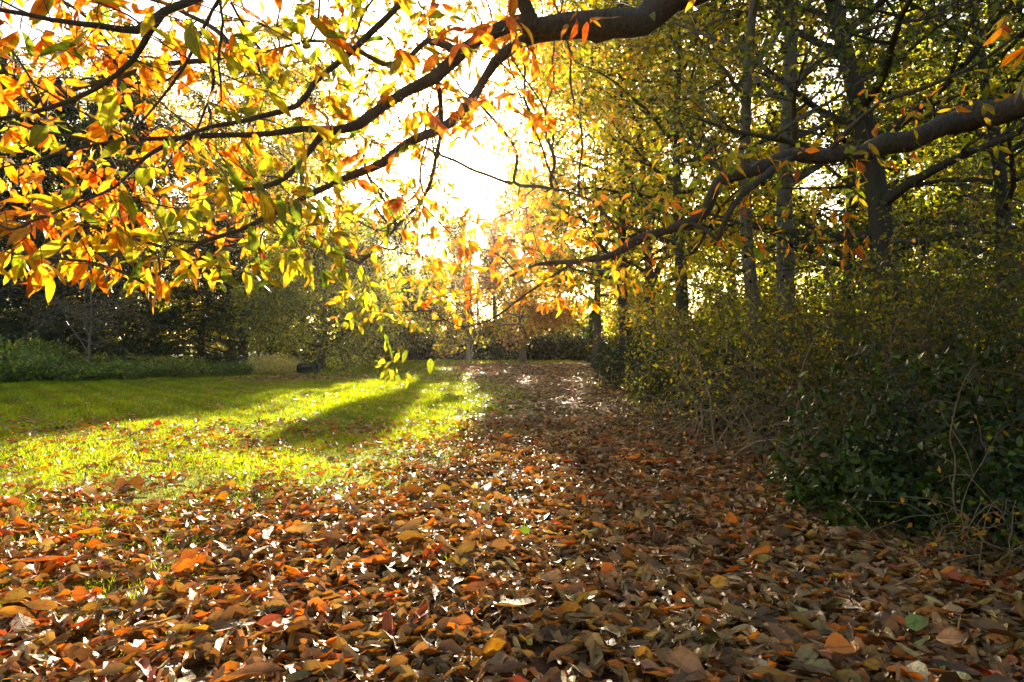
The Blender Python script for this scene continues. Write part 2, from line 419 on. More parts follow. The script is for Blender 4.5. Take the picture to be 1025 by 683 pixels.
def build_ground():
    def axis(lo, hi, fine, n):
        t = np.linspace(-1, 1, n); v = np.sinh(t * 4.6) / math.sinh(4.6)
        return np.where(v < 0, -v * lo, v * hi)
    xs = axis(-420, 420, 0.2, 181); ys = axis(-60, 620, .2, 221)
    X, Y = np.meshgrid(xs, ys); Z = gz(X, Y) * np.clip(1 - (np.hypot(X, Y) - 60) / 60, 0, 1)
    V = np.stack([X, Y, Z], -1).reshape(-1, 3)
    D = litter_density(X, Y).reshape(-1)
    nx = len(xs); i = np.arange(len(ys) - 1)[:, None] * nx; j = np.arange(nx - 1)[None]
    Q = np.stack([i + j, i + j + 1, i + nx + j + 1, i + nx + j], -1).reshape(-1, 4)
    qc = V[Q].mean(1)
    onpath = (litter_density(qc[:, 0], qc[:, 1]) > 0.6) & (qc[:, 1] > -2) & (qc[:, 1] < 62) & (qc[:, 0] > -6) & (qc[:, 0] < 5.5)
    m, nt, out = new_mat('ground_turf')
    at = N(nt, 'ShaderNodeAttribute', attribute_name='Col')
    tc = N(nt, 'ShaderNodeTexCoord')
    def noise(sc, det=5):
        n = N(nt, 'ShaderNodeTexNoise'); n.inputs['Scale'].default_value = sc; n.inputs['Detail'].default_value = det
        nt.links.new(tc.outputs['Object'], n.inputs['Vector']); return n.outputs['Fac']
    g = mixcol(nt, noise(6), (0.075, 0.11, 0.010), (0.15, 0.18, 0.02))
    g = mixcol(nt, noise(0.35, 3), g, (0.13, 0.14, 0.03))
    so = mixcol(nt, noise(25), (0.022, 0.014, 0.009), (0.10, 0.055, 0.03))
    vo = N(nt, 'ShaderNodeTexVoronoi'); vo.inputs['Scale'].default_value = 11
    nt.links.new(tc.outputs['Object'], vo.inputs['Vector'])
    leafc = mixcol(nt, vo.outputs['Distance'], (0.20, 0.11, 0.05), (0.06, 0.03, 0.015))
    so = mixcol(nt, 0.5, so, leafc)
    sep = N(nt, 'ShaderNodeSeparateColor'); nt.links.new(at.outputs['Color'], sep.inputs[0])
    f = math_node(nt, 'ADD', sep.outputs[0], math_node(nt, 'MULTIPLY', math_node(nt, 'SUBTRACT', noise(3.0), 0.5), 0.7))
    mr = N(nt, 'ShaderNodeMapRange'); mr.inputs[1].default_value = 0.35; mr.inputs[2].default_value = 0.62
    nt.links.new(f, mr.inputs[0])
    c = mixcol(nt, mr.outputs[0], g, so)
    p = N(nt, 'ShaderNodeBsdfPrincipled'); p.inputs['Roughness'].default_value = 0.9; p.inputs['Specular IOR Level'].default_value = 0.1
    b = N(nt, 'ShaderNodeBump'); b.inputs['Strength'].default_value = 0.8; b.inputs['Distance'].default_value = 0.03
    nt.links.new(noise(30, 6), b.inputs['Height'])
    nt.links.new(c, p.inputs['Base Color']); nt.links.new(b.outputs[0], p.inputs['Normal']); nt.links.new(p.outputs[0], out.inputs[0])
    col = np.repeat(D[:, None], 3, 1)
    tag(mk_mesh('ground', V, Q[~onpath], m, col, smooth=True), kind='structure')
    used = np.unique(Q[onpath]); remap = np.zeros(len(V), int); remap[used] = np.arange(len(used))
    tag(mk_mesh('path', V[used], remap[Q[onpath]], m, col[used], smooth=True), kind='structure')
build_ground()

# ------------------------------------------------------------------ fallen leaves
LIT_COL = [(0.20, 0.115, 0.035), (0.31, 0.20, 0.065), (0.075, 0.045, 0.016), (0.42, 0.30, 0.125), (0.56, 0.19, 0.022), (0.68, 0.23, 0.02), (0.50, 0.065, 0.012), (0.60, 0.38, 0.035)]
def litter():
    rng = np.random.default_rng(11)
    def scatter(y0, y1, xr, rate, kmin=0.0, f=1.0):
        A = (y1 - y0) * 2 * xr; n = int(A * rate)
        x = rng.uniform(-xr, xr, n); y = rng.uniform(y0, y1, n)
        d = litter_density(x, y)
        # patchy
        pt = 0.75 + 0.5 * np.sin(x * 4.1 + 2 * np.sin(y * 2.2)) * np.sin(y * 3.7 + 1.5 * np.sin(x * 2.9))
        k = rng.random(n) < np.clip((d ** 2.1 * f + 0.05 + 0.05 * (y > 9)) * pt * (1 - .85 * np.exp(-((x - .02 - .12 * np.sin(y * 2.3)) / .15) ** 2) * (y < 9) * np.clip(.6 + .6 * np.sin(y * 5.1), 0, 1)), 0, 1)
        k &= np.abs(x) < 2.2 + 0.86 * y
        return x[k], y[k], d[k]
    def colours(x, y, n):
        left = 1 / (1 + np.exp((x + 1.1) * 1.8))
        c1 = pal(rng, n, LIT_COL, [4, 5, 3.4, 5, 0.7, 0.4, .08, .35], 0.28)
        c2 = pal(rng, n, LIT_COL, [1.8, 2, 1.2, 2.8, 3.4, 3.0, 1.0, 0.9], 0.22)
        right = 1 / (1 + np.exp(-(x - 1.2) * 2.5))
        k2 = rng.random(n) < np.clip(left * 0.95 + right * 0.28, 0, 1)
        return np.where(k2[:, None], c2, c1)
    def lay(x, y, L0, name, tm, up_sd, zmax, mat, wid=0.15):
        n = len(x)
        ang = rng.uniform(0, 2 * PI, n)
        d = np.stack([np.cos(ang), np.sin(ang), rng.normal(0, 0.20, n)], 1)
        nn = rng.normal(0, up_sd, (n, 3)); nn[:, 2] += 1.0
        L = L0 * np.exp(rng.normal(0, 0.33, n))
        z = gz(x, y) + 0.006 + zmax * rng.random(n) ** 1.4
        pos = np.stack([x, y, z], 1) - 0.5 * L[:, None] * d
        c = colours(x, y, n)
        if tm is None:
            return simple_leaves(name, pos, d, nn, L, L * wid * 1.15, c, mat, rng=rng, fold=0.5)
        return leaves(name, pos, d, nn, L, L * wid * rng.choice([.5, .68, .85, 1.05, 1.35], n, p=[.25, .3, .22, .17, .06]) * rng.uniform(.85, 1.15, n), c, mat, tm, rng, bend=-0.08, fold=0.55, curl=0.45, wav=0.15)
    ob = []
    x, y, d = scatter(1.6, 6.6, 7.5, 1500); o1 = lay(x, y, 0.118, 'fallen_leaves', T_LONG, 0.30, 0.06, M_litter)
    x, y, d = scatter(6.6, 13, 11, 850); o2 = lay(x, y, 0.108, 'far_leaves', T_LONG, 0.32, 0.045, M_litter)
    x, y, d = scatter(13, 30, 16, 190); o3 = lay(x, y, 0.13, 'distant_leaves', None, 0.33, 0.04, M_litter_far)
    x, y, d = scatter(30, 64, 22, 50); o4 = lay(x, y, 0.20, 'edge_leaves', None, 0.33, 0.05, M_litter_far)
    tag(o1, 'carpet of brown, tan and orange fallen leaves over path and lawn', 'fallen leaves', kind='stuff')
    for o, nm in ((o2, 'leaf_carpet'), (o3, 'leaf_carpet'), (o4, 'leaf_carpet')):
        o.name = nm; o.parent = o1; o['kind'] = 'stuff'
    tw = []
    for i in range(150):
        y = rng.uniform(2.4, 9); x = rng.uniform(-.6, .8) * y
        if litter_density(np.array([x]), np.array([y]))[0] < .3: continue
        q = branch(rng, (x, y, gz(x, y) + .075), (rng.normal(), rng.normal(), .02), rng.uniform(.08, .42), rng.uniform(.0015, .0035), .001, 6, -.01, .12)
        q[0][:, 2] = np.maximum(q[0][:, 2], gz(x, y) + .07); tw.append((q[0], q[1]))
    t_ = tube_mesh('twig_litter', tw, M_twig, o1, min_sides=4, max_sides=5); t_['kind'] = 'stuff'
    # a few leaves that stand out
    special = [
        (852, 664, 0.15, 0.055, (0.85, 0.27, 0.02), 'broad serrated orange fallen leaf beside the bottom edge at right', T_LONG, 0.35),
        (531, 536, 0.085, 0.032, (0.30, 0.70, 0.02), 'small bright lime green leaf lying alone in mid path', T_OVAL, 0.9),
        (710, 594, 0.11, 0.04, (0.85, 0.42, 0.02), 'vivid yellow and orange leaf in a sun fleck right of the path middle', T_OVAL, 0.5),
        (326, 560, 0.08, 0.04, (0.75, 0.60, 0.03), 'yellow fallen leaf among orange ones on the left litter', T_OVAL, 0.5),
        (492, 156+390, 0.10, 0.03, (0.78, 0.40, 0.05), 'golden fallen leaf on the dull brown path litter', T_LONG, 0.3),
        (620, 650, 0.13, 0.035, (0.42, 0.30, 0.12), 'tan leaf with a light midrib near the bottom of the path', T_LONG, 0.3),
        (545, 453+150, 0.07, 0.03, (0.25, 0.35, 0.04), 'small olive green leaf on the bare strip of path', T_OVAL, 0.3),
        (905, 632, 0.12, 0.045, (0.16, 0.30, 0.05), 'green and cream fallen leaf below the laurel', T_OVAL, 0.4),
        (935, 645, 0.13, 0.05, (0.50, 0.22, 0.05), 'curled rusty leaf below the laurel at the corner', T_LONG, 0.6),
        (60, 618, 0.17, 0.035, (0.72, 0.36, 0.03), 'long amber leaf lying flat on the left leaf litter', T_LONG, 0.2),
        (258, 634, 0.12, 0.03, (0.65, 0.10, 0.02), 'deep red leaf lying on the left leaf litter', T_LONG, 0.3),
        (808, 405, 0.16, 0.07, (0.75, 0.55, 0.05), 'pale yellow leaf caught low in the bramble thicket', T_OVAL, 1.0),
    ]
    for px, py, L, W, c, lab, tm, tilt in special:
        dd = (CAMZ - 0.11) / max((py - HZ) / F, 0.02) if py > 430 else 10.2
        w = P(px, py, dd)
        if py > 430: w[2] = gz(w[0], w[1]) + 0.115
        o = leaves('fallen_leaf', np.array([[0., 0, 0]]) , np.array([[math.cos(px), math.sin(px) * 0.45, 0.12]]), np.array([[0.1, -0.35 - 0.6 * tilt, 1.0]]), L, W, np.array([c]), M_litter, tm, rng, bend=-0.1, fold=0.2, curl=0.1, wav=0.05)
        o.location = w
        tag(o, lab, 'leaf', 'single leaves that stand out on the ground')
litter()

# ------------------------------------------------------------------ grass
def grass():
    rng = np.random.default_rng(5)
    zones = [(2.2, 7.5, 8.0, 3000, 0.048, 0.0026, 1.0), (7.5, 14, 13, 1150, 0.055, 0.005, 1.0), (14, 30, 22, 260, 0.075, 0.012, 1.0), (30, 66, 40, 34, 0.10, 0.03, 1.0)]
    PP = []; DD = []; NN = []; LL = []; WW = []; CC = []
    for y0, y1, xr, rate, L, W, _ in zones:
        L = L * 1.15
        n = int((y1 - y0) * 2 * xr * rate)
        x = rng.uniform(-xr, min(xr, 5.5), n); y = rng.uniform(y0, y1, n)
        k = (np.abs(x) < 1.6 + 0.84 * y)
        cl = 0.62 + 0.6 * np.sin(x * 5.3 + 1.7 * np.sin(y * 3.1)) * np.sin(y * 4.3 + 1.9 * np.sin(x * 2.7))
        D = litter_density(x, y)
        k &= rng.random(n) < np.clip((1 - D) ** 0.9 * 1.1 - 0.05, 0, 1) * np.clip(cl + (1 - D) * 0.8, 0.05, 1)
        k &= ~((D > 0.9))
        x, y = x[k], y[k]; n = len(x)
        d = rng.normal(0, 0.6, (n, 3)); d[:, 2] = 1.0
        PP.append(np.stack([x, y, gz(x, y) - 0.004], 1)); DD.append(d); NN.append(rand_dirs(rng, n))
        l = L * rng.uniform(0.5, 1.45, n); LL.append(l); WW.append(W * rng.uniform(0.7, 1.3, n))
        big = 0.5 + 0.5 * np.sin(x * 1.7 + 2 * np.sin(y * 0.8)) * np.sin(y * 1.1 + 1.6 * np.sin(x * 0.9))
        LL[-1] *= 0.7 + 0.6 * big
        CC.append((0.72 + 0.45 * big + 0.15 * np.sin(x * 6 + y * 5))[:, None] * pal(rng, n, [(0.11, 0.19, 0.012), (0.16, 0.24, 0.015), (0.24, 0.27, 0.02), (0.32, 0.29, 0.04)], [4, 4, 2, 1], 0.16))
    pos, d, nn, L, W, c = (np.concatenate(a) for a in (PP, DD, NN, LL, WW, CC))
    d, s, nn = frames(d, nn)
    a = pos - s * W[:, None]; b = pos + s * W[:, None]; t = pos + d * L[:, None]
    V = np.stack([a, b, t], 1).reshape(-1, 3); T = np.arange(len(V)).reshape(-1, 3)
    o = mk_mesh('grass', V, T, M_grass, np.repeat(c, 3, axis=0))
    tag(o, 'sunlit yellow green mown lawn grass with leaves scattered on it', 'grass', kind='stuff')
    print('grass', len(pos))
grass()

# ------------------------------------------------------------------ the overhanging sweet chestnut
def colonize(rng, P0, par0, A, step=0.11, infl=0.8, kill=0.16, iters=110, droop=-0.04):
    Pn = [np.array(P0, float)]; par = list(par0); pos = np.array(P0, float)
    best = np.full(len(A), 1e9); bi = np.zeros(len(A), int)
    def upd(new, off):
        nonlocal best, bi
        dd = np.linalg.norm(A[:, None, :] - new[None], axis=2); j = dd.argmin(1); m = dd[np.arange(len(A)), j]
        k = m < best; best = np.where(k, m, best); bi = np.where(k, j + off, bi)
    for s in range(0, len(pos), 400): upd(pos[s:s + 400], s)
    alive = np.ones(len(A), bool); D = np.zeros_like(pos)
    ndir = np.zeros_like(pos)
    for it in range(iters):
        alive &= best > kill
        k = alive & (best < infl * (1.6 if it < 15 else 1.0))
        if not k.any():
            k = alive.copy()
            if not k.any(): break
            k &= best < np.sort(best[alive])[max(0, alive.sum() // 20)] + 1e-6
        acc = {}
        v = A[k] - pos[bi[k]]; v /= np.linalg.norm(v, axis=1, keepdims=True)
        u, inv = np.unique(bi[k], return_inverse=True)
        sm = np.zeros((len(u), 3)); np.add.at(sm, inv, v)
        sm /= np.linalg.norm(sm, axis=1, keepdims=True) + 1e-9
        sm += rng.normal(0, 0.22, sm.shape) + 0.5 * ndir[u]; sm[:, 2] += droop
        sm /= np.linalg.norm(sm, axis=1, keepdims=True)
        new = pos[u] + sm * step
        off = len(pos); pos = np.vstack([pos, new]); par += list(u); ndir = np.vstack([ndir, sm])
        upd(new, off)
    return pos, np.array(par)

def chestnut():
    rng = np.random.default_rng(21)
    root = thing('sweet_chestnut_tree', (6.9, 3.2, 0), 'overhanging sweet chestnut with orange and yellow leaves on long dark limbs', 'tree')
    O = np.array([6.9, 3.2, 0.0])
    def tr(rows):   # (px, py, depth, radius)
        return smooth_path([(*P(a, b, d), r) for a, b, d, r in rows], 0.10)
    limbs = [
        ('limb', [(1080, -190, 4.3, .17), (900, -110, 4.5, .15), (760, -45, 4.7, .13), (690, -8, 4.8, .115), (650, 14, 4.8, .105), (612, 25, 4.75, .095), (580, 27, 4.7, .085), (549, 25, 4.65, .07), (525, 18, 4.6, .055)]),
        ('A1', [(540, 22, 4.62, .06), (512, 20, 4.6, .05), (488, 32, 4.55, .046), (461, 54, 4.5, .044), (438, 76, 4.5, .04), (407, 89, 4.45, .037), (380, 108, 4.4, .034), (357, 126, 4.35, .03), (338, 130, 4.3, .027), (320, 136, 4.25, .023), (300, 163, 4.2, .019), (279, 182, 4.1, .016), (250, 190, 4.0, .012), (215, 188, 3.9, .008)]),
        ('A1b', [(338, 130, 4.3, .022), (300, 128, 4.15, .02), (269, 133, 4.0, .019), (225, 136, 3.9, .017), (178, 138, 3.7, .014), (126, 139, 3.5, .009), (70, 150, 3.3, .006)]),
        ('A2', [(580, 29, 4.7, .06), (539, 32, 4.75, .05), (518, 44, 4.8, .043), (498, 64, 4.85, .038), (475, 94, 4.9, .035), (451, 121, 4.9, .034), (407, 145, 4.9, .033), (384, 162, 4.85, .03), (360, 172, 4.8, .028), (340, 180, 4.75, .025), (303, 199, 4.6, .022), (269, 215, 4.4, .019), (242, 230, 4.3, .016), (202, 243, 4.1, .013), (175, 262, 3.9, .010), (145, 284, 3.8, .006)]),
        ('A3', [(534, 22, 4.6, .05), (520, -12, 4.5, .042), (470, -45, 4.3, .036), (400, -60, 4.1, .03), (300, -45, 3.8, .026), (230, -18, 3.5, .023), (199, 0, 3.35, .021), (162, 10, 3.2, .02), (135, 28, 3.1, .018), (98, 25, 3.0, .014), (50, 19, 2.9, .011), (0, 10, 2.8, .008), (-60, 12, 2.7, .006)]),
        ('A4', [(162, 10, 3.2, .017), (148, 30, 3.2, .016), (131, 61, 3.2, .014), (94, 89, 3.15, .012), (44, 109, 3.1, .010), (0, 118, 3.0, .008), (-70, 125, 2.9, .006)]),
        ('A5', [(470, -45, 4.3, .03), (425, -25, 4.2, .025), (400, 0, 4.2, .022), (374, 30, 4.15, .02), (340, 62, 4.1, .019), (313, 84, 4.0, .018), (296, 104, 3.95, .016), (246, 121, 3.8, .014), (215, 126, 3.7, .013), (178, 139, 3.65, .012), (145, 156, 3.6, .011), (131, 172, 3.5, .009), (114, 188, 3.4, .008), (86, 200, 3.3, .006), (30, 222, 3.2, .005)]),
        ('A6', [(461, 54, 4.5, .03), (427, 40, 4.6, .022), (407, 57, 4.7, .02), (384, 64, 4.8, .018), (350, 46, 4.8, .014), (310, 40, 4.8, .011), (262, 52, 4.8, .008), (210, 60, 4.8, .006)]),
        ('A7', [(230, -18, 3.5, .012), (212, 8, 3.5, .009), (182, 67, 3.45, .008), (145, 118, 3.4, .006), (108, 148, 3.3, .004)]),
        ('A8', [(216, -15, 3.6, .008), (222, 20, 3.6, .007), (218, 60, 3.6, .006), (221, 100, 3.6, .005), (196, 118, 3.6, .003)]),
        ('A9', [(438, 76, 4.5, .02), (440, 140, 5.2, .017), (425, 195, 5.8, .015), (395, 230, 6.2, .012), (370, 255, 6.3, .008)]),
        ('limb', [(1180, 20, 5.0, .19), (1025, 100, 6.0, .155), (983, 115, 6.2, .14), (943, 128, 6.3, .13), (912, 136, 6.3, .12), (882, 150, 6.3, .11), (855, 155, 6.3, .10), (828, 153, 6.3, .085), (795, 157, 6.3, .08), (760, 168, 6.2, .075), (735, 173, 6.2, .072), (718, 182, 6.2, .068), (706, 211, 6.2, .06), (689, 223, 6.2, .057), (657, 233, 6.2, .053), (624, 249, 6.2, .045), (592, 260, 6.2, .035), (560, 263, 6.3, .026), (528, 268, 6.4, .016), (506, 279, 6.4, .010)]),
        ('B1', [(600, 257, 6.2, .02), (576, 262, 6.3, .018), (552, 277, 6.4, .016), (528, 294, 6.5, .014), (501, 314, 6.5, .013), (480, 324, 6.5, .011), (458, 327, 6.4, .009), (431, 311, 6.3, .006)]),
        ('B2', [(689, 223, 6.2, .03), (704, 229, 6.1, .028), (718, 239, 6.0, .028), (725, 226, 5.9, .03), (735, 207, 5.9, .034), (753, 186, 6.0, .04), (775, 168, 6.15, .045), (800, 157, 6.3, .05)]),
        ('B3', [(828, 153, 6.3, .04), (850, 130, 6.1, .03), (880, 105, 5.9, .026), (930, 85, 5.6, .022), (985, 60, 5.3, .018), (1040, 20, 5.0, .012)]),
        ('B4', [(657, 233, 6.2, .02), (620, 225, 6.6, .016), (590, 200, 7.0, .013), (560, 190, 7.2, .009)]),
    ]
    chains = []; nodes = []; npar = []; nrad = []
    up = {'limb': 0, 'A1': 0}
    for nm, rows in limbs:
        c = tr(rows); off = len(nodes)
        chains.append((nm, c))
    # trunk, out of the frame to the right, that carries both limbs
    trunk = smooth_path([(6.9, 3.2, -0.2, .50), (6.9, 3.25, .25, .38), (6.85, 3.3, 1.2, .34), (6.75, 3.4, 2.6, .33), (6.6, 3.4, 4.2, .30), (6.5, 3.3, 6.0, .24), (6.6, 3.2, 8.5, .17), (6.7, 3.3, 11.5, .08), (6.5, 3.2, 13.5, .03)], 0.25)
    a0 = chains[0][1][0]; b0 = chains[11][1][0]
    jA = smooth_path([(6.55, 3.4, 4.3, .22), (5.9, 3.6, 4.75, .20), (*a0[:3], a0[3])], .15)
    jB = smooth_path([(6.70, 3.4, 2.9, .24), (6.2, 3.9, 3.35, .22), (*b0[:3], b0[3])], .15)
    wood1 = [(trunk[:, :3] - O, trunk[:, 3])]
    tube_mesh('trunk', wood1, M_bark_near, root, rough=0.04, rng=rng, max_sides=20)
    def gnarl(c):
        """slight bends and knots"""
        q = c.copy(); n = len(q); s = np.cumsum(np.r_[0, np.linalg.norm(np.diff(q[:, :3], axis=0), axis=1)])
        for ax in range(3):
            q[:, ax] += q[:, 3] * 0.30 * np.sin(s * (5.5 + ax) + rng.uniform(0, 6)) + q[:, 3] * 0.15 * np.sin(s * 14 + rng.uniform(0, 6))
        q[:, 3] *= 1 + 0.10 * np.sin(s * 9 + rng.uniform(0, 6)) + 0.05 * np.sin(s * 23)
        return q
    G = {}
    chg = [(nm, gnarl(c)) for nm, c in chains]
    wa = [(jA[:, :3], jA[:, 3])] + [(c[:, :3], c[:, 3]) for nm, c in chg[:11]]
    wb = [(jB[:, :3], jB[:, 3])] + [(c[:, :3], c[:, 3]) for nm, c in chg[11:]]
    loc = lambda w: [(p - O, r) for p, r in w]
    # attractors: volumes the photograph shows full of leaves, each with its depth
    def box(px0, px1, py0, py1, d0, d1, n):
        a = rng.random((n, 3)); px = px0 + (px1 - px0) * a[:, 0]; py = py0 + (py1 - py0) * a[:, 1]; d = d0 + (d1 - d0) * a[:, 2]
        return np.stack([(px - 512.5) / F * d, d, CAMZ + (HZ - py) / F * d], 1)
    A = np.vstack([
        box(-200, 340, -140, 60, 2.7, 5.6, 672), box(-120, 340, 40, 215, 2.9, 6.0, 896),
        box(-80, 200, 195, 283, 3.0, 4.8, 336), box(60, 345, 195, 285, 3.6, 5.8, 400),
        box(330, 540, -80, 60, 3.8, 6.4, 330), box(430, 545, 50, 135, 4.0, 6.8, 130), box(330, 590, -90, 135, 6, 9.5, 900), box(0, 340, -60, 235, 6, 8.5, 330), box(330, 455, 120, 235, 6, 9, 260), box(500, 600, 120, 250, 6.5, 9.5, 200), box(335, 440, 120, 215, 4.6, 7.0, 90), box(330, 450, 60, 130, 4.2, 6.2, 144), box(325, 425, 130, 210, 4.6, 6.7, 112),
        box(335, 480, 205, 325, 5.2, 7.6, 416), box(375, 430, 330, 378, 6.0, 6.8, 22), box(400, 570, 215, 310, 5.6, 7.6, 240),
        box(560, 700, -60, 15, 4, 5.5, 19), box(560, 700, 190, 300, 5.8, 8.0, 210), box(640, 770, 140, 260, 5.4, 7.0, 190),
        box(740, 870, 140, 260, 5.2, 6.8, 90), box(850, 1000, 70, 170, 5.2, 6.6, 55), box(1000, 1300, -300, 100, 2.5, 6, 192),
        box(300, 1000, -420, -90, 2.5, 6, 256),
    ])
    A = A[~in_glare(A, 0.048)]
    seedsA = np.vstack([c[:, :4] for nm, c in chg])
    k0 = len(seedsA)
    pos, par = colonize(rng, seedsA[:, :3], [-1] * k0, A, 0.085, 0.8, 0.125)
    n = len(pos)
    kids = [[] for _ in range(n)]
    for i in range(k0, n): kids[par[i]].append(i)
    rad = np.full(n, 0.0023); ht = np.zeros(n, int)
    for i in range(n - 1, k0 - 1, -1):
        if kids[i]:
            rad[i] = min(0.02, (sum(rad[c] ** 2.1 for c in kids[i])) ** (1 / 2.1)); ht[i] = 1 + max(ht[c] for c in kids[i])
    rad[:k0] = seedsA[:, 3]
    tw = []; used = set()
    starts = [(i, c) for i in range(k0) for c in kids[i]]
    while starts:
        a, c = starts.pop(); ch = [a, c]; cur = c
        while kids[cur]:
            ks = sorted(kids[cur], key=lambda q: -rad[q]); starts += [(cur, q) for q in ks[1:]]; cur = ks[0]; ch.append(cur)
        p = pos[ch].copy(); r = rad[ch].copy(); r[0] = r[1]
        if len(p) > 3: p[1:-1] = 0.25 * p[:-2] + 0.5 * p[1:-1] + 0.25 * p[2:]
        tw.append((p, r))
    tw = [(p, r) for p, r in tw if not in_glare(p[-1:], 0.04)[0]]
    wb = [(p, q * (.78 if k else 1)) for k, (p, q) in enumerate(wb)]
    la = tube_mesh('limb', loc(wa), M_bark_near, root, min_sides=7, max_sides=22, rough=.045, rng=rng)
    lb = tube_mesh('limb', loc(wb), M_bark_near, root, min_sides=7, max_sides=22, rough=.045, rng=rng)
    tube_mesh('twigs', loc(tw), M_bark_near, root, min_sides=3, max_sides=6)
    # leaves on the outer nodes
    LP = []; LD = []; LN = []; LL = []
    for i in range(k0, n):
        if ht[i] > 5: continue
        t = pos[i] - pos[par[i]]; t /= np.linalg.norm(t) + 1e-9
        cnt = 4 if ht[i] == 0 else (1 if rng.random() < 0.62 else 0)
        side = np.cross(t, [0, 0, 1]); side /= np.linalg.norm(side) + 1e-6
        for q in range(cnt):
            sg = 1 if (i + q) % 2 else -1
            d = t * rng.uniform(.3, 1.0) + side * sg * rng.uniform(.2, 1.0) + np.array([0, 0, rng.normal(-0.42, 0.38)])
            LP.append(pos[i] + rng.normal(0, .012, 3)); LD.append(d); LN.append(rng.normal(0, .55, 3) + [0, 0, 0.8]); LL.append(rng.uniform(.065, .205))
    LP, LD, LN, LL = map(np.array, (LP, LD, LN, LL))
    LL = LL * np.where(((LP[:, 0] > -1.8) & (LP[:, 1] > 4.9)) | (LP[:, 1] > 5.8), 0.8, 1.0)
    k = ~in_glare(LP, 0.042) & (rng.random(len(LP)) < 0.82); LP, LD, LN, LL = LP[k], LD[k], LN[k], LL[k]
    m = len(LP)
    hue = np.sin(LP[:, 0] * 2.1 + 1) + np.sin(LP[:, 2] * 3.3 + LP[:, 1]) + rng.normal(0, 1.1, m)
    cA = pal(rng, m, [(0.80, 0.25, 0.02), (0.84, 0.37, 0.03), (0.66, 0.15, 0.015)], [3, 3, 1.2], .15)
    cB = pal(rng, m, [(0.72, 0.50, 0.04), (0.55, 0.50, 0.04), (0.62, 0.42, 0.03)], [3, 2, 2], .15)
    cC = pal(rng, m, [(0.25, 0.34, 0.03), (0.13, 0.22, 0.025), (0.38, 0.42, 0.04)], [3, 1.5, 3], .15)
    farleft = LP[:, 0] < 0.5
    hue = hue + np.where(farleft, 0.4, -0.5)
    c = np.where((hue > 0.45)[:, None], cA, np.where((hue > -0.75)[:, None], cB, cC))
    print('chestnut leaves', m, 'nodes', n)
    leaves('leaves', LP - O, LD, LN, LL, LL * rng.uniform(.11, .19, m), c, M_near, T_LONG, rng, bend=0.22, fold=0.22, curl=0.15, wav=0.08, parent=root)
chestnut()

# ------------------------------------------------------------------ trees of the right side
R_ = np.random.default_rng(3)
ell = lambda a, b=1.0: (lambda h: a * max(0.08, math.sqrt(max(0, 1 - ((h - 0.55) / (0.55 * b)) ** 2))))
def px2(px, d): return ((px - 512.5) / F * d, d, 0)

make_tree(31, 'tall_tree', 'thick dark upright trunk rising behind the twiggy thicket at right', 'tree', px2(897, 12.5), 17, 0.27, OLIVE + DARKG, [2, 2, 2, 1, 2, 2, 1, 1], M_bark_dark, per=7, sig=0.33, L=0.104, W=0.42,
          lean=(-0.01, 0), first=0.16, nprim=34, plen=ell(5.2), up=0.5, nsec=8, seclen=.45, wander=.12)
make_tree(32, 'tall_tree', 'tall tree with a pale leaning trunk behind the bramble thicket', 'tree', px2(792, 15), 19, 0.24, OLIVE + GREEN, [2, 3, 1, 1, 2, 2, 1], M_bark_pale, per=7, sig=0.33, L=0.110, W=0.42,
          lean=(-0.095, 0.02), first=0.25, nprim=30, plen=ell(4.6), up=0.6, nsec=8, seclen=.42, wander=.12)
make_tree(33, 'tall_tree', 'slimmer pale trunk leaning left beside the taller pale one', 'tree', px2(768, 14.2), 16, 0.17, OLIVE + YELG, [2, 3, 1, 1, 1, 1, 1, 0.5], M_bark_pale, per=7, sig=0.33, L=0.110, W=0.42,
          lean=(-0.16, 0.02), first=0.3, nprim=22, plen=ell(3.8), up=0.6, nsec=7, seclen=.42, wander=.12)
make_tree(34, 'young_tree', 'dark trunk with bright yellow leaves beside the rhododendron, the nearer of two', 'tree', px2(684, 20), 13, 0.25, YELG + GOLD, [3, 3, 2, 2, 1, 1, 1, 0], M_bark_dark, per=8, sig=0.38, L=0.146, W=0.42,
          lean=(-0.03, 0), first=0.27, nprim=28, plen=ell(4.2), up=0.35, nsec=7, seclen=.42, wander=.12, group='yellow leaved trees by the rhododendron')
make_tree(35, 'young_tree', 'dark trunk at the far end of the rhododendron under yellow green leaves', 'tree', px2(630, 24), 14, 0.26, YELG + GOLD, [3, 3, 2, 1, 1, .5, 1, 0], M_bark_dark, per=8, sig=0.4, L=0.159, W=0.42,
          lean=(-0.02, 0), first=0.27, nprim=28, plen=ell(4.6), up=0.35, nsec=7, seclen=.42, wander=.12, group='yellow leaved trees by the rhododendron')
make_tree(36, 'tall_tree', 'many stemmed olive tree filling the sky right of the sun', 'tree', px2(655, 30), 22, 0.26, OLIVE + YELG, [2, 3, 1, 1, 2, 1, 1, 0], M_bark, per=7, sig=0.42, L=0.171, W=0.42,
          lean=(0.0, 0), first=0.2, nprim=34, plen=ell(6.0), up=0.6, nsec=8, seclen=.42, wander=.12, split=4)
make_tree(37, 'tall_tree', 'tall olive brown tree standing just right of the sun', 'tree', px2(596, 42), 23, 0.26, OLIVE + GOLD, [2, 3, 1, 2, 1, 1, 1, 0.4], M_bark, per=7, sig=0.5, L=0.232, W=0.42,
          first=0.2, nprim=36, plen=ell(5.5), up=0.6, nsec=8, seclen=.42, wander=.12)
make_tree(38, 'tall_tree', 'dark leaved tall tree between the two pairs of trunks', 'tree', px2(845, 24), 22, 0.26, DARKG + OLIVE, [1, 2, 1, 2, 3, 2, 1, 1], M_bark_dark, per=7, sig=0.42, L=0.159, W=0.42,
          first=0.14, nprim=34, plen=ell(5.5), up=0.5, nsec=8, seclen=.42, wander=.12)
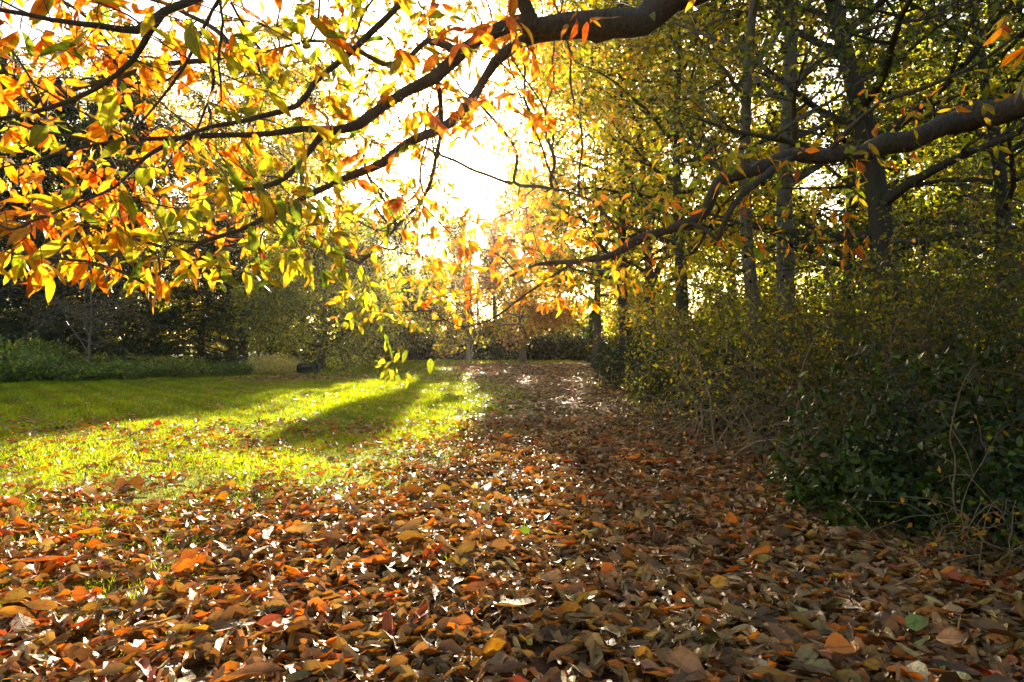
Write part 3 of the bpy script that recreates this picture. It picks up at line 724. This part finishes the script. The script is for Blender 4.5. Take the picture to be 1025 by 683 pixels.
make_tree(39, 'tall_tree', 'dark leaved tall tree at the far right edge', 'tree', px2(1010, 17), 17, 0.24, DARKG + OLIVE, [1, 2, 1, 2, 2, 2, 1, 1], M_bark_dark, per=7, sig=0.38, L=0.128, W=0.42,
          first=0.12, nprim=34, plen=ell(5.0), up=0.5, nsec=8, seclen=.42, wander=.12)
make_tree(40, 'tall_tree', 'green gold tree rising behind the yellow leaved pair', 'tree', px2(735, 34), 21, 0.28, YELG + OLIVE, [2, 1, 3, 0.5, 3, 2, 1, 1], M_bark, per=7, sig=0.46, L=0.195, W=0.42,
          first=0.1, nprim=36, plen=ell(5.5), up=0.5, nsec=8, seclen=.42, wander=.12)

# ------------------------------------------------------------------ shading trees near the sun line and far trees
make_tree(41, 'far_tree', 'pink brown copper leaved tree in the far centre below the sun', 'tree', (0.9, 56, 0), 15, 0.3, COPPER, [3, 3, 1, 2], M_bark_pale, per=14, sig=0.6, L=0.26, W=0.4,
          first=0.22, nprim=34, plen=ell(5.0), up=0.3, droop=-0.05, nsec=7, seclen=.45, wander=.12)
make_tree(42, 'far_tree', 'golden green far tree just left of the sun beam', 'tree', (-3.8, 60, 0), 11.5, 0.3, OLIVE + YELG, [2, 3, 1, 2, 2, 2, 1, 1], M_bark_pale, per=14, sig=0.6, L=0.28, W=0.4,
          first=0.18, nprim=30, plen=ell(4.0), up=0.4, nsec=7, seclen=.45, wander=.12)
make_tree(43, 'far_tree', 'olive green far tree over the dark hedge, left of the golden one', 'tree', (-10.5, 58, 0), 10.5, 0.3, OLIVE + GREEN, [3, 3, 2, 1, 2, 2, 1], M_bark, per=14, sig=0.6, L=0.28, W=0.4,
          first=0.1, nprim=32, plen=ell(4.6), up=0.4, nsec=7, seclen=.45, wander=.12)
make_tree(44, 'olive_tree', 'round olive green tree drooping to the grass behind the log', 'tree', (-11.4, 40.8, 0), 7.6, 0.26, [(.24, .26, .05), (.34, .32, .07), (.17, .19, .04), (.36, .30, .08)] + GREEN, [3, 3, 2, 1.5, 1, 1, .5], M_bark, per=15, sig=0.36, L=0.16, W=0.38, gaps=False,
          first=0.12, nprim=44, plen=lambda h: 5.0 * max(.15, math.sqrt(max(0, 1 - ((h - .35) / .68) ** 2))), up=0.55, droop=-0.09, nsec=9, seclen=.42, wander=.12)
make_tree(45, 'far_tree', 'tall pale green far tree behind the chestnut sprays', 'tree', (-19, 62, 0), 24, 0.35, OLIVE + YELG, [3, 3, 2, 2, 1, 1, 1, 1], M_bark, per=14, sig=0.6, L=0.28, W=0.4,
          first=0.15, nprim=34, plen=ell(5.5), up=0.5, nsec=7, seclen=.45, wander=.12)
make_tree(46, 'far_tree', 'yellow olive broad tree left of the olive tree behind the chestnut leaves', 'tree', (-18.5, 47, 0), 21, 0.35, OLIVE + YELG, [2, 3, 1, 2, 2, 2, 1, 1], M_bark, per=13, sig=0.5, L=0.21, W=0.4,
          first=0.15, nprim=34, plen=ell(5.0), up=0.5, nsec=8, seclen=.45, wander=.12)
make_tree(47, 'far_tree', 'rusty olive tree in the upper left behind the chestnut leaves', 'tree', (-26, 50, 0), 21, 0.35, OLIVE + COPPER, [3, 3, 2, 2, 1, 1, 1, 1], M_bark, per=13, sig=0.5, L=0.23, W=0.4,
          first=0.15, nprim=34, plen=ell(6.0), up=0.5, nsec=8, seclen=.45, wander=.12)
# conifers, left
def conifer(seed, loc, H, Rr, label, L=0.3, cols=DARKG, wts=(2, 2, 1, 1), name='dark_conifer', group='dark conifers on the left'):
    rng = np.random.default_rng(seed)
    ch, S, D = grow(rng, H, 0.3, first=0.02, nprim=70, plen=lambda h: Rr * (1 - h) ** 0.75 + 0.3, up=-0.1, droop=-0.02, nsec=9, seclen=.38, wander=.07, twigs=1)
    t = thing(name, loc, label, 'tree', group)
    tube_mesh('trunk', ch[:1], M_bark_dark, t); tube_mesh('branches', ch[1:], M_bark_dark, t, min_sides=3, max_sides=6)
    crown_leaves(rng, S, D, 9, 0.25, L, 0.16, cols, wts, 'crown', M_dark, t, loc, gaps=True, up=0.8)
    return t
c0 = conifer(51, (-24.5, 37, 0), 16.5, 5.2, 'tallest dark conifer, behind the bare small tree')
copy_tree(c0, (-32, 40, 0), 1.9, (1.05, 1.05, .95), (1, 1, 1), 'dark conifer at the left edge behind the low shrubs', 'dark conifers on the left')
copy_tree(c0, (-18.2, 40, 0), 4.0, (.8, .8, .55), (1.3, 1.3, 1.1), 'squat dark conifer between the bare tree and the olive tree', 'dark conifers on the left')
copy_tree(c0, (-42, 46, 0), 2.9, (1.1, 1.1, 1.0), (1.2, 1.2, 1), 'dark conifer beyond the left edge shrubs', 'dark conifers on the left')
copy_tree(c0, (-28.5, 46, 0), 4.6, (1.15, 1.15, 1.32), (1.2, 1.2, 1), 'high dark conifer crown showing through the upper left leaves', 'dark conifers on the left')
copy_tree(c0, (-36, 50, 0), .6, (1.2, 1.2, 1.45), (1.3, 1.2, 1), 'highest dark conifer at the upper left edge', 'dark conifers on the left')
copy_tree(c0, (6.9, 55, 0), 1.0, (.22, .22, .27), (1, 1, 1), 'tiny dark cone shaped conifer on the far lawn edge', 'dark conifers on the left').__setitem__('group', 'small conifer')

# far filler trees, copies of two prototypes
f1 = make_tree(61, 'background_tree', 'yellow green background tree behind the far lawn, right of the path end', 'tree', (11.5, 62, 0), 16, 0.32, YELG + OLIVE, [2, 1, 2, .5, 2, 2, 1, 1], M_bark, per=12, sig=0.6, L=0.3, W=0.4, gaps=False,
               first=0.08, nprim=30, plen=ell(5.0), up=0.4, nsec=7, seclen=.45, wander=.12, group='background trees')
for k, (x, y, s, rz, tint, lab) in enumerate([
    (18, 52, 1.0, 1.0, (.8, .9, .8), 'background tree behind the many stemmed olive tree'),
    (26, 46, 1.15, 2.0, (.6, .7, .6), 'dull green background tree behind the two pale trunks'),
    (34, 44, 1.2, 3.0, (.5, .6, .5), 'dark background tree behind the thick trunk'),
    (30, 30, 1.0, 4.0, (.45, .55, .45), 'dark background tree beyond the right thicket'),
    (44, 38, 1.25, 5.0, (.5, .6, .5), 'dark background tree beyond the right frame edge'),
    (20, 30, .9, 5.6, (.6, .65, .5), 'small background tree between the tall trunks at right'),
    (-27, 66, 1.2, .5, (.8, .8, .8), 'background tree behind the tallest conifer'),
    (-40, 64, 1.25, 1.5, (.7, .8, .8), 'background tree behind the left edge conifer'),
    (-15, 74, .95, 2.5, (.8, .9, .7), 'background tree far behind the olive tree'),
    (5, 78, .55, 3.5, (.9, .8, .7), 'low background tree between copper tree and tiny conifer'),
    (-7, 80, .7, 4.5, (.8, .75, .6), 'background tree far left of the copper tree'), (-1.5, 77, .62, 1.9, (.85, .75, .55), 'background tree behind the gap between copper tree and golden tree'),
    (11, -6, .95, 2.2, (.5, .5, .4), 'unseen tree added for shade, behind the camera on the right'), (3, -11, 1.1, .2, (.5, .5, .4), 'unseen tree added for shade, right behind the camera'), (-14, -14, 1.1, 1.2, (.5, .5, .4), 'unseen tree added for shade, behind the camera on the left'), (13, 4, .8, 3.2, (.5, .5, .4), 'unseen tree added for shade, beyond the right edge beside the chestnut trunk')]):  # this row stands out of view, added to shade the path and right side
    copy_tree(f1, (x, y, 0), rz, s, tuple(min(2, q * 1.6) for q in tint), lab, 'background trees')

# ------------------------------------------------------------------ distant wood closing the view
def far_wood():
    rng = np.random.default_rng(71)
    n = 52000
    a = rng.uniform(-1.25, 1.25, n); r = rng.uniform(84, 112, n)
    x = np.sin(a) * r; y = np.cos(a) * r * 0.95
    h = 6.5 + 2.5 * np.sin(a * 17) + 1.8 * np.sin(a * 41 + 1) + 1.2 * np.sin(a * 97)
    h = np.where(np.abs(a + 0.04) < 0.16, h * 0.8, h * 1.5)
    z = h * rng.random(n) ** 0.8
    pos = np.stack([x, y, z], 1)
    c = pal(rng, n, OLIVE + GREEN + YELG[:1], [3, 3, 2, 1, 2, 2, 1, 1], .3)
    nn = rng.normal(0, .6, (n, 3)); nn[:, 2] += .5; nn[:, 1] -= .4
    o = simple_leaves('distant_wood', pos, rand_dirs(rng, n, -.2), nn, rng.uniform(.6, 1.1, n), rng.uniform(.2, .4, n), c, M_crown)
    tag(o, 'distant mass of autumn woodland closing the far side of the park', 'woodland', kind='stuff')
far_wood()
# pale distant trunks in the centre
def trunks():
    rng = np.random.default_rng(72)
    for k, (px, d, r, h, lab) in enumerate([(482, 70, .32, 9, 'pale far trunk, leftmost of the central row under the copper tree'), (500, 66, .38, 10, 'pale thick far trunk below the sun'),
                                       (449, 72, .26, 9, 'thin pale far trunk left of the sun beam'), (425, 74, .26, 9, 'grey far trunk at the edge of the chestnut sprays'), (536, 70, .28, 9, 'grey far trunk behind the copper tree')]):
        x, y, _ = px2(px, d)
        t = thing('distant_tree', (x, y, 0), lab, 'tree', 'far trunks in a row')
        ch, S, D = grow(rng, h, r, first=.5, nprim=10, plen=lambda q: 2.4, up=.6, nsec=4, seclen=.5, wander=.1, twigs=0)
        tube_mesh('trunk', ch[:1], M_bark_pale, t); tube_mesh('branches', ch[1:], M_bark_pale, t, min_sides=3, max_sides=6)
        crown_leaves(rng, S, D, 8, .7, .34, .4, OLIVE, [2, 2, 1, 2], 'crown', M_crown, t, (x, y, 0), gaps=True)
trunks()

# ------------------------------------------------------------------ shrubs
def shrub(seed, name, label, cat, loc, rx, ry, h, nst, per, L, W, cols, wts, mat, sig=.10, stem_r=.012, bark=None, group=None, droop=-.03, spread=.9, shell=0.0, detail=False, wander=.12):
    rng = np.random.default_rng(seed)
    t = thing(name, loc, label, cat, group); ch = []; S = []; D = []
    for i in range(nst):
        a = rng.uniform(0, 2 * PI); q = math.sqrt(rng.random())
        b = np.array([rx * q * math.cos(a) * .7, ry * q * math.sin(a) * .7, -.03])
        hh = h * math.sqrt(max(.12, 1 - q ** 2 * .75)) * rng.uniform(.55, 1.1)
        d = np.array([math.cos(a) * q * spread, math.sin(a) * q * spread, 1.0])
        bp, br, bd = branch(rng, b, d, hh * 1.1, stem_r * rng.uniform(.6, 1.4), .003, 8, droop, wander)
        ch.append((bp, br))
        for j in range(9):
            i2 = int(rng.integers(1, 8)); L2 = h * rng.uniform(.12, .34)
            cp, cr, cd = branch(rng, bp[i2], bd[i2] * .5 + rng.normal(0, .6, 3), L2, br[i2] * .6, .002, 4, droop, wander)
            ch.append((cp, cr))
            for s_ in (2, 3, 4): S.append(cp[s_]); D.append(cd[s_])
        S.append(bp[-1]); D.append(bd[-1])
    S = np.array(S); D = np.array(D); S[:, 2] = np.maximum(S[:, 2], 0.04)
    tube_mesh('stems', ch, bark or M_bark, t, min_sides=3, max_sides=7)
    M = len(S) * per; idx = np.repeat(np.arange(len(S)), per)
    base = S[idx] + rng.normal(0, sig, (M, 3)); base[:, 2] = np.abs(base[:, 2])
    d = D[idx] * .6 + rng.normal(0, .7, (M, 3)); n = rng.normal(0, .5, (M, 3)); n[:, 2] += .8
    l = L * rng.uniform(.6, 1.3, M); c = pal(rng, M, cols, wts, .2) * np.exp(rng.normal(0, .2, (len(S), 1)))[idx]
    if detail: leaves('foliage', base, d, n, l, l * W, c, mat, T_OVAL, rng, bend=.15, fold=.2, curl=.08, wav=.05, parent=t)
    else: simple_leaves('foliage', base, d, n, l, l * W, c, mat, t, rng)
    return t

# near laurel, lower right
shrub(81, 'laurel_bush', 'large dark glossy laurel at the lower right', 'bush', (4.15, 5.9, 0), 1.25, 1.25, 1.75, 60, 5, .085, .22, LAUREL + [(.16, .10, .03)], [3, 2, 2, 1.4, .25], M_dark, sig=.05, wander=.2, spread=1.3, detail=True, bark=M_bark)
shrub(82, 'laurel_bush', 'low laurel sprays leaning over the leaf litter, in front of the large laurel', 'bush', (3.15, 5.6, 0), .75, .8, .75, 26, 5, .08, .24, LAUREL, [2, 3, 1, 2], M_dark, sig=.06, detail=True)
shrub(83, 'laurel_bush', 'dark laurel at the right frame edge beside the large laurel', 'bush', (4.7, 4.5, 0), .9, .9, 1.5, 40, 5, .085, .22, LAUREL + [(.16, .10, .03)], [3, 2, 2, 1.4, .25], M_dark, sig=.05, wander=.2, spread=1.3, detail=True)
# rhododendron further along
shrub(84, 'rhododendron_bush', 'dark rounded rhododendron along the far right path edge', 'bush', (5.0, 17.6, 0), 1.9, 2.6, 2.0, 90, 6, .11, .18, DARKG + LAUREL, [2, 2, 1, 1, 2, 2, 1, 1], M_dark, sig=.12)
shrub(85, 'rhododendron_bush', 'smaller rhododendron at the path bend beyond the dark rounded one', 'bush', (4.6, 24, 0), 1.5, 2.2, 1.8, 60, 6, .12, .18, DARKG + LAUREL, [2, 2, 1, 1, 2, 2, 1, 1], M_dark, sig=.13)
shrub(86, 'evergreen_bush', 'dark evergreen mass inside the bramble thicket', 'bush', (4.9, 12.2, 0), 1.5, 2.0, 1.7, 70, 6, .09, .2, DARKG + OLIVE, [2, 2, 1, 1, 1, 1, 1, 1], M_dark, sig=.12)
# twiggy upright shrubs, right
def twiggy(seed, loc, rx, ry, h, nst, label, cols, wts, per=3, L=.055, name='twiggy_shrub', rr=.011):
    rng = np.random.default_rng(seed); t = thing(name, loc, label, 'shrub', 'twiggy shrubs on the right'); ch = []; S = []; D = []
    for i in range(nst):
        b = np.array([rng.uniform(-rx, rx), rng.uniform(-ry, ry), -.03])
        d = np.array([rng.normal(0, .35), rng.normal(0, .3), 1.0]); hh = h * rng.uniform(.6, 1.1)
        bp, br, bd = branch(rng, b, d, hh, rr * rng.uniform(.6, 1.5), .003, 14, .0, .13); ch.append((bp, br))
        for j in range(16):
            i2 = int(rng.integers(2, 14)); L2 = rng.uniform(.3, 1.0)
            cp, cr, cd = branch(rng, bp[i2], bd[i2] * .6 + rng.normal(0, .6, 3), L2, br[i2] * .55, .0016, 6, -.01, .2); ch.append((cp, cr))
            for s_ in (3, 4, 5, 6): S.append(cp[s_]); D.append(cd[s_])
            for q in range(2):
                i3 = int(rng.integers(1, 6)); ep, er, ed = branch(rng, cp[i3], cd[i3] + rng.normal(0, .8, 3), L2 * .5, .003, .0014, 4, -.01, .2); ch.append((ep, er)); S += [ep[2], ep[4]]; D += [ed[2], ed[4]]
    S = np.array(S); D = np.array(D)
    tube_mesh('stems', ch, M_bark, t, min_sides=3, max_sides=6)
    per = max(1, per - 2); L = L * 1.35
    M = len(S) * per; idx = np.repeat(np.arange(len(S)), per)
    base = S[idx] + rng.normal(0, .05, (M, 3)); d = D[idx] * .5 + rng.normal(0, .7, (M, 3)); d[:, 2] -= .3
    simple_leaves('foliage', base, d, rand_dirs(rng, M, .5), L * rng.uniform(.6, 1.4, M), L * .3, pal(rng, M, cols, wts, .25), M_crown, t, rng)
    return t
twiggy(91, (5.3, 7.6, 0), 1.3, .9, 3.3, 34, 'tall fine twigged shrub with few small leaves behind the laurel', OLIVE + GREEN, [2, 2, 1, 2, 1, 1, 1])
twiggy(92, (7.4, 8.4, 0), 1.2, 1.0, 4.2, 30, 'tall thorny shrub at the right frame edge', OLIVE + GREEN, [2, 2, 1, 1, 1, 1, 1])
twiggy(93, (4.5, 9.8, 0), 1.0, .9, 2.8, 30, 'brown twiggy shrub between the brambles and the thick trunk', OLIVE + YELG, [2, 2, 1, 2, 2, 1, 1, 1])
twiggy(94, (6.2, 11.0, 0), 1.6, 1.0, 3.8, 30, 'leafy twigged shrub at the foot of the thick dark trunk', OLIVE + YELG, [2, 2, 1, 1, 1, .5, 1, 0], per=4)
twiggy(95, (4.2, 13.6, 0), 1.2, 1.0, 2.8, 26, 'sparse twiggy shrub behind the bramble arches', OLIVE + YELG, [2, 2, 1, 1, 1, .5, 1, 0], per=4)
twiggy(96, (6.5, 17.5, 0), 2.0, 1.3, 4.0, 28, 'sparse yellowing shrub behind the rhododendron', YELG + OLIVE, [2, 1, 2, 1, 2, 2, 1, 1], per=7, L=.07)
twiggy(97, (10.0, 14.0, 0), 2.0, 1.3, 4.0, 30, 'dense twiggy shrub beyond the thick trunk', OLIVE + DARKG, [2, 2, 1, 1, 1, 1, 1, 1], per=6, L=.07)

def brambles(seed, loc, rx, ry, h, n, label, name='bramble_thicket', thick=1.0):
    rng = np.random.default_rng(seed); t = thing(name, loc, label, 'brambles', 'bramble thickets'); ch = []; S = []
    for i in range(n):
        b = np.array([rng.uniform(-rx, rx), rng.uniform(-ry, ry), -.02]); a = rng.uniform(0, 2 * PI); k = 14
        L = rng.uniform(.8, 2.0) * h; d = np.array([math.cos(a) * .55, math.sin(a) * .55, 1.2])
        p = [b]; d /= np.linalg.norm(d)
        for q in range(k):
            d = d + np.array([0, 0, -.19 * rng.uniform(.5, 1.4)]) + rng.normal(0, .17, 3); d /= np.linalg.norm(d)
            nx = p[-1] + d * L / k * 1.3
            if nx[2] < .03: nx[2] = .03
            p.append(nx)
        p = np.array(p); r = np.linspace(.011, .003, k + 1) * rng.uniform(.5, 1.5) * thick; ch.append((p, r)); S += [p[j] for j in range(3, k + 1)]
        for q in range(4):
            j = int(rng.integers(3, k)); sp, sr, sd = branch(rng, p[j], rng.normal(0, 1, 3), rng.uniform(.2, .7), .004, .002, 6, -.05, .25); ch.append((sp, sr)); S += [sp[4], sp[6]]
    S = np.array(S); tube_mesh('stems', ch, M_twig, t, min_sides=4, max_sides=6)
    k = rng.random(len(S)) < .55; S = S[k]; M = len(S) * 3; S = np.repeat(S, 3, axis=0) + rng.normal(0, .035, (M, 3)); S[:, 2] = np.abs(S[:, 2])
    simple_leaves('foliage', S, rand_dirs(rng, M), rand_dirs(rng, M, .8), .05 * rng.uniform(.5, 1.4, M), .016, pal(rng, M, OLIVE + GREEN + COPPER, [1, 1, 1, 1, 1, 1, 1, 1, 1, .6, .6], .25), M_crown, t, rng)
    return t
brambles(101, (3.7, 9.6, 0), 1.1, 1.4, 1.7, 90, 'pale arching bramble stems tangled along the path edge')
brambles(102, (4.5, 8.0, 0), 1.0, .9, 1.3, 60, 'dense bramble tangle between laurel and arching stems')
brambles(103, (3.15, 4.5, 0), .8, .5, .5, 26, 'thin bare trailing stems on the ground below the laurel', thick=.42)

# a dead bent stem standing in the laurel and the bare curved stem near the ground
rs = np.random.default_rng(7)
sp = smooth_path([(*P(957, 515, 4.62), .007), (*P(953, 490, 4.6), .0065), (*P(956, 462, 4.66), .006), (*P(951, 436, 4.65), .0055), (*P(957, 405, 4.63), .005), (*P(964, 384, 4.6), .004), (*P(975, 366, 4.58), .003), (*P(981, 362, 4.56), .002)], .03)
sp[:, :3] += rs.normal(0, .0025, (len(sp), 3))
dc = [(sp[:, :3], sp[:, 3])]
for q in range(7):
    i_ = int(rs.integers(3, len(sp) - 2)); e_ = branch(rs, sp[i_, :3], rs.normal(0, .6, 3) + [0, 0, .5], rs.uniform(.08, .3), .0028, .001, 5, -.05, .3); dc.append((e_[0], e_[1]))
o = tube_mesh('dead_stem', dc, M_twig)
tag(o, 'pale dead stem with a hooked top standing in the laurel', 'stem')
c = smooth_path([(*P(928, 540, 4.5), .004), (*P(950, 555, 4.45), .006), (*P(985, 564, 4.4), .007), (*P(1008, 556, 4.4), .008), (*P(1030, 548, 4.4), .009), (*P(1070, 552, 4.4), .010)], .03)
tag(tube_mesh('curved_stem', [(c[:, :3], c[:, 3])], M_twig), 'bare pale stem curving just above the leaf litter at lower right', 'stem')

# low undergrowth on the left, each a shrub of its own
u0 = shrub(111, 'low_shrub', 'low grey green shrub at the left edge of the lawn', 'shrub', (-20.3, 27.5, 0), 2.6, 1.3, 1.35, 60, 6, .17, .30, [(0.16, .21, .07), (.10, .15, .05), (.24, .27, .12)], [2, 2, 1], M_crown, sig=.16, group='low shrubs below the conifers')
for k, (x, y, s, rz, lab) in enumerate([(-17.0, 29, .95, 1.2, 'low shrub right of the left edge shrub, below the bare tree'), (-15.2, 31.5, .75, 2.1, 'low shrub at the foot of the squat conifer'),
                                  (-24.5, 26.5, 1.1, 3.2, 'low shrub running out of the left frame edge'), (-14.3, 33.8, .6, 4.0, 'smallest low shrub, nearest the olive tree'), (-22, 31, 1.3, 5, 'taller low shrub in front of the tallest conifer'), (-18.8, 32.5, 1.25, .4, 'shaded low shrub behind the bare tree')]):
    copy_tree(u0, (x, y, 0), rz, (s, s * .9, s * (.65 + .55 * ((k * 7) % 5) / 4)), (1 + .15 * (k % 3), 1, 1 - .1 * (k % 2)), lab, 'low shrubs below the conifers')
# hedge under the far trees, left of centre
h0 = shrub(112, 'far_hedge_bush', 'dark hedge bush left of centre under the far trees', 'bush', (-7.5, 66, 0), 3.6, 1.6, 2.4, 46, 9, .3, .3, DARKG + OLIVE, [2, 2, 1, 1, 1, 1, .5, .5], M_dark, sig=.35, group='dark bushes along the far lawn edge')
for k, (x, y, s, rz, lab) in enumerate([(-13.5, 65, 1.0, 1, 'dark hedge bush behind the olive tree'), (-1.5, 68, 1.15, 2, 'dark hedge bush directly below the sun'), (4.5, 67, 1.1, 3, 'dark hedge bush behind the tiny conifer'),
                                  (10.5, 66, 1.2, 4, 'dark hedge bush at the right end of the far lawn'), (-20, 62, 1.3, 5, 'dark hedge bush behind the squat conifer')]):
    copy_tree(h0, (x, y, 0), rz, s, (1, 1, 1), lab, 'dark bushes along the far lawn edge')
# pale seeding grass clump by the log
shrub(113, 'ornamental_grass', 'pale tufted tall grass beside the dark log', 'grass clump', (-12.6, 36.0, 0), 1.9, .6, 1.0, 240, 2, .16, .06, [(.75, .66, .42), (.6, .52, .3)], [1, 1], M_crown, sig=.05, stem_r=.006, bark=M_twig, spread=.35)
# bare small tree
rb = np.random.default_rng(9)
ch, S, D = grow(rb, 6.2, .075, lean=(.02, 0), first=.3, nprim=22, plen=ell(2.8), up=.45, nsec=8, seclen=.5, wander=.13, twigs=2, droop=-.01, trunk_wander=.11, split=2)
t = thing('bare_tree', px2(88, 30.5), 'small bare tree with fine grey twigs in front of the conifers', 'tree')
tube_mesh('trunk', ch[:1], M_bark_pale, t); tube_mesh('branches', [(p, np.maximum(r, .006)) for p, r in ch[1:]], M_bark_pale, t, min_sides=3, max_sides=5)
crown_leaves(rb, S, D, 1, .1, .06, .4, COPPER, [1, 1, 1, 1], 'leaves', M_crown, t, (0, 0, 0), gaps=False)
# the log
def log():
    rng = np.random.default_rng(10)
    x, y, _ = px2(309, 34.2)
    t = thing('log', (x, y, 0), 'dark short felled log lying at the litter edge under the olive tree', 'log')
    n = 12; L = 1.08; k = 24; V = []
    for i in range(n):
        s = -L / 2 + L * i / (n - 1); r = .30 * (1 + .03 * math.sin(i * 1.7)) * (.72 if i in (0, n - 1) else (.9 if i in (1, n - 2) else 1))
        for j in range(k):
            a = j * 2 * PI / k; q = r * (1 + .05 * math.sin(a * 3 + 1) + rng.normal(0, .012))
            V.append((s, q * math.cos(a), .29 + q * math.sin(a)))
    Fq = [(i * k + j, i * k + (j + 1) % k, (i + 1) * k + (j + 1) % k, (i + 1) * k + j) for i in range(n - 1) for j in range(k)]
    mk_mesh('bark', np.array(V), np.array(Fq), M_bark_black, smooth=True, parent=t)
    for e in (-1, 1):
        o = (0 if e < 0 else (n - 1) * k); ring = np.array(V[o:o + k]); VV = np.vstack([ring, [[e * (L / 2 - .02), 0, .29]]])
        T = [(j, (j + 1) % k, k) for j in range(k)]
        mk_mesh('cut_end', VV, np.array(T), M_bark, parent=t)
log()

# ------------------------------------------------------------------ air
def haze():
    x0, x1, y0, y1, z0, z1 = -160, 160, -70, 130, -1.5, 32
    V = [(x, y, z) for x in (x0, x1) for y in (y0, y1) for z in (z0, z1)]
    Fc = [(0, 1, 3, 2), (4, 6, 7, 5), (0, 4, 5, 1), (2, 3, 7, 6), (0, 2, 6, 4), (1, 5, 7, 3)]
    m, nt, out = new_mat('air')
    v = N(nt, 'ShaderNodeVolumePrincipled'); v.inputs['Density'].default_value = 0.00013; v.inputs['Anisotropy'].default_value = 0.88
    v.inputs['Color'].default_value = (1, .93, .80, 1)
    nt.links.new(v.outputs[0], out.inputs[1])
    o = mk_mesh('haze', np.array(V, float), np.array(Fc), m)
    tag(o, kind='stuff')
haze()

# ------------------------------------------------------------------ light, sky, camera
w = bpy.data.worlds.new('World'); scene.world = w; w.use_nodes = True
nt = w.node_tree; nt.nodes.clear()
sky = N(nt, 'ShaderNodeTexSky', sky_type='NISHITA'); sky.sun_disc = False
sky.sun_elevation = SELEV; sky.sun_rotation = SAZ; sky.air_density = 1.0; sky.dust_density = 3.0; sky.ozone_density = 1.0; sky.altitude = 30
bg = N(nt, 'ShaderNodeBackground'); bg.inputs[1].default_value = 0.085
wo = N(nt, 'ShaderNodeOutputWorld')
nt.links.new(sky.outputs[0], bg.inputs[0]); nt.links.new(bg.outputs[0], wo.inputs[0])

sl = bpy.data.lights.new('sun', 'SUN'); sl.energy = 5.0; sl.angle = math.radians(0.55); sl.color = (1.0, 0.90, 0.72)
so = bpy.data.objects.new('sun', sl); COL.objects.link(so)
so.rotation_euler = Vector(SUN).to_track_quat('Z', 'Y').to_euler(); so.location = (-2, 40, 40)

cam = bpy.data.cameras.new('camera'); cam.lens = 24; cam.sensor_width = 36; cam.clip_end = 2000; cam.clip_start = 0.05
co = bpy.data.objects.new('camera', cam); COL.objects.link(co)
co.location = (0, 0, CAMZ); co.rotation_euler = (math.radians(90 + math.degrees(math.atan((HZ - 341.5) / F))), 0, 0)
scene.camera = co

scene.view_settings.view_transform = 'Standard'; scene.view_settings.look = 'None'
scene.view_settings.gamma = 1; scene.view_settings.exposure = 2.32; scene.view_settings.use_curve_mapping = False
scene.view_settings.use_white_balance = True; scene.view_settings.white_balance_temperature = 6950; scene.view_settings.white_balance_tint = 9
cy = scene.cycles
cy.max_bounces = 6; cy.diffuse_bounces = 3; cy.glossy_bounces = 2; cy.transmission_bounces = 4; cy.transparent_max_bounces = 4
cy.use_denoising = True; cy.sample_clamp_indirect = 6
scene.render.use_persistent_data = False
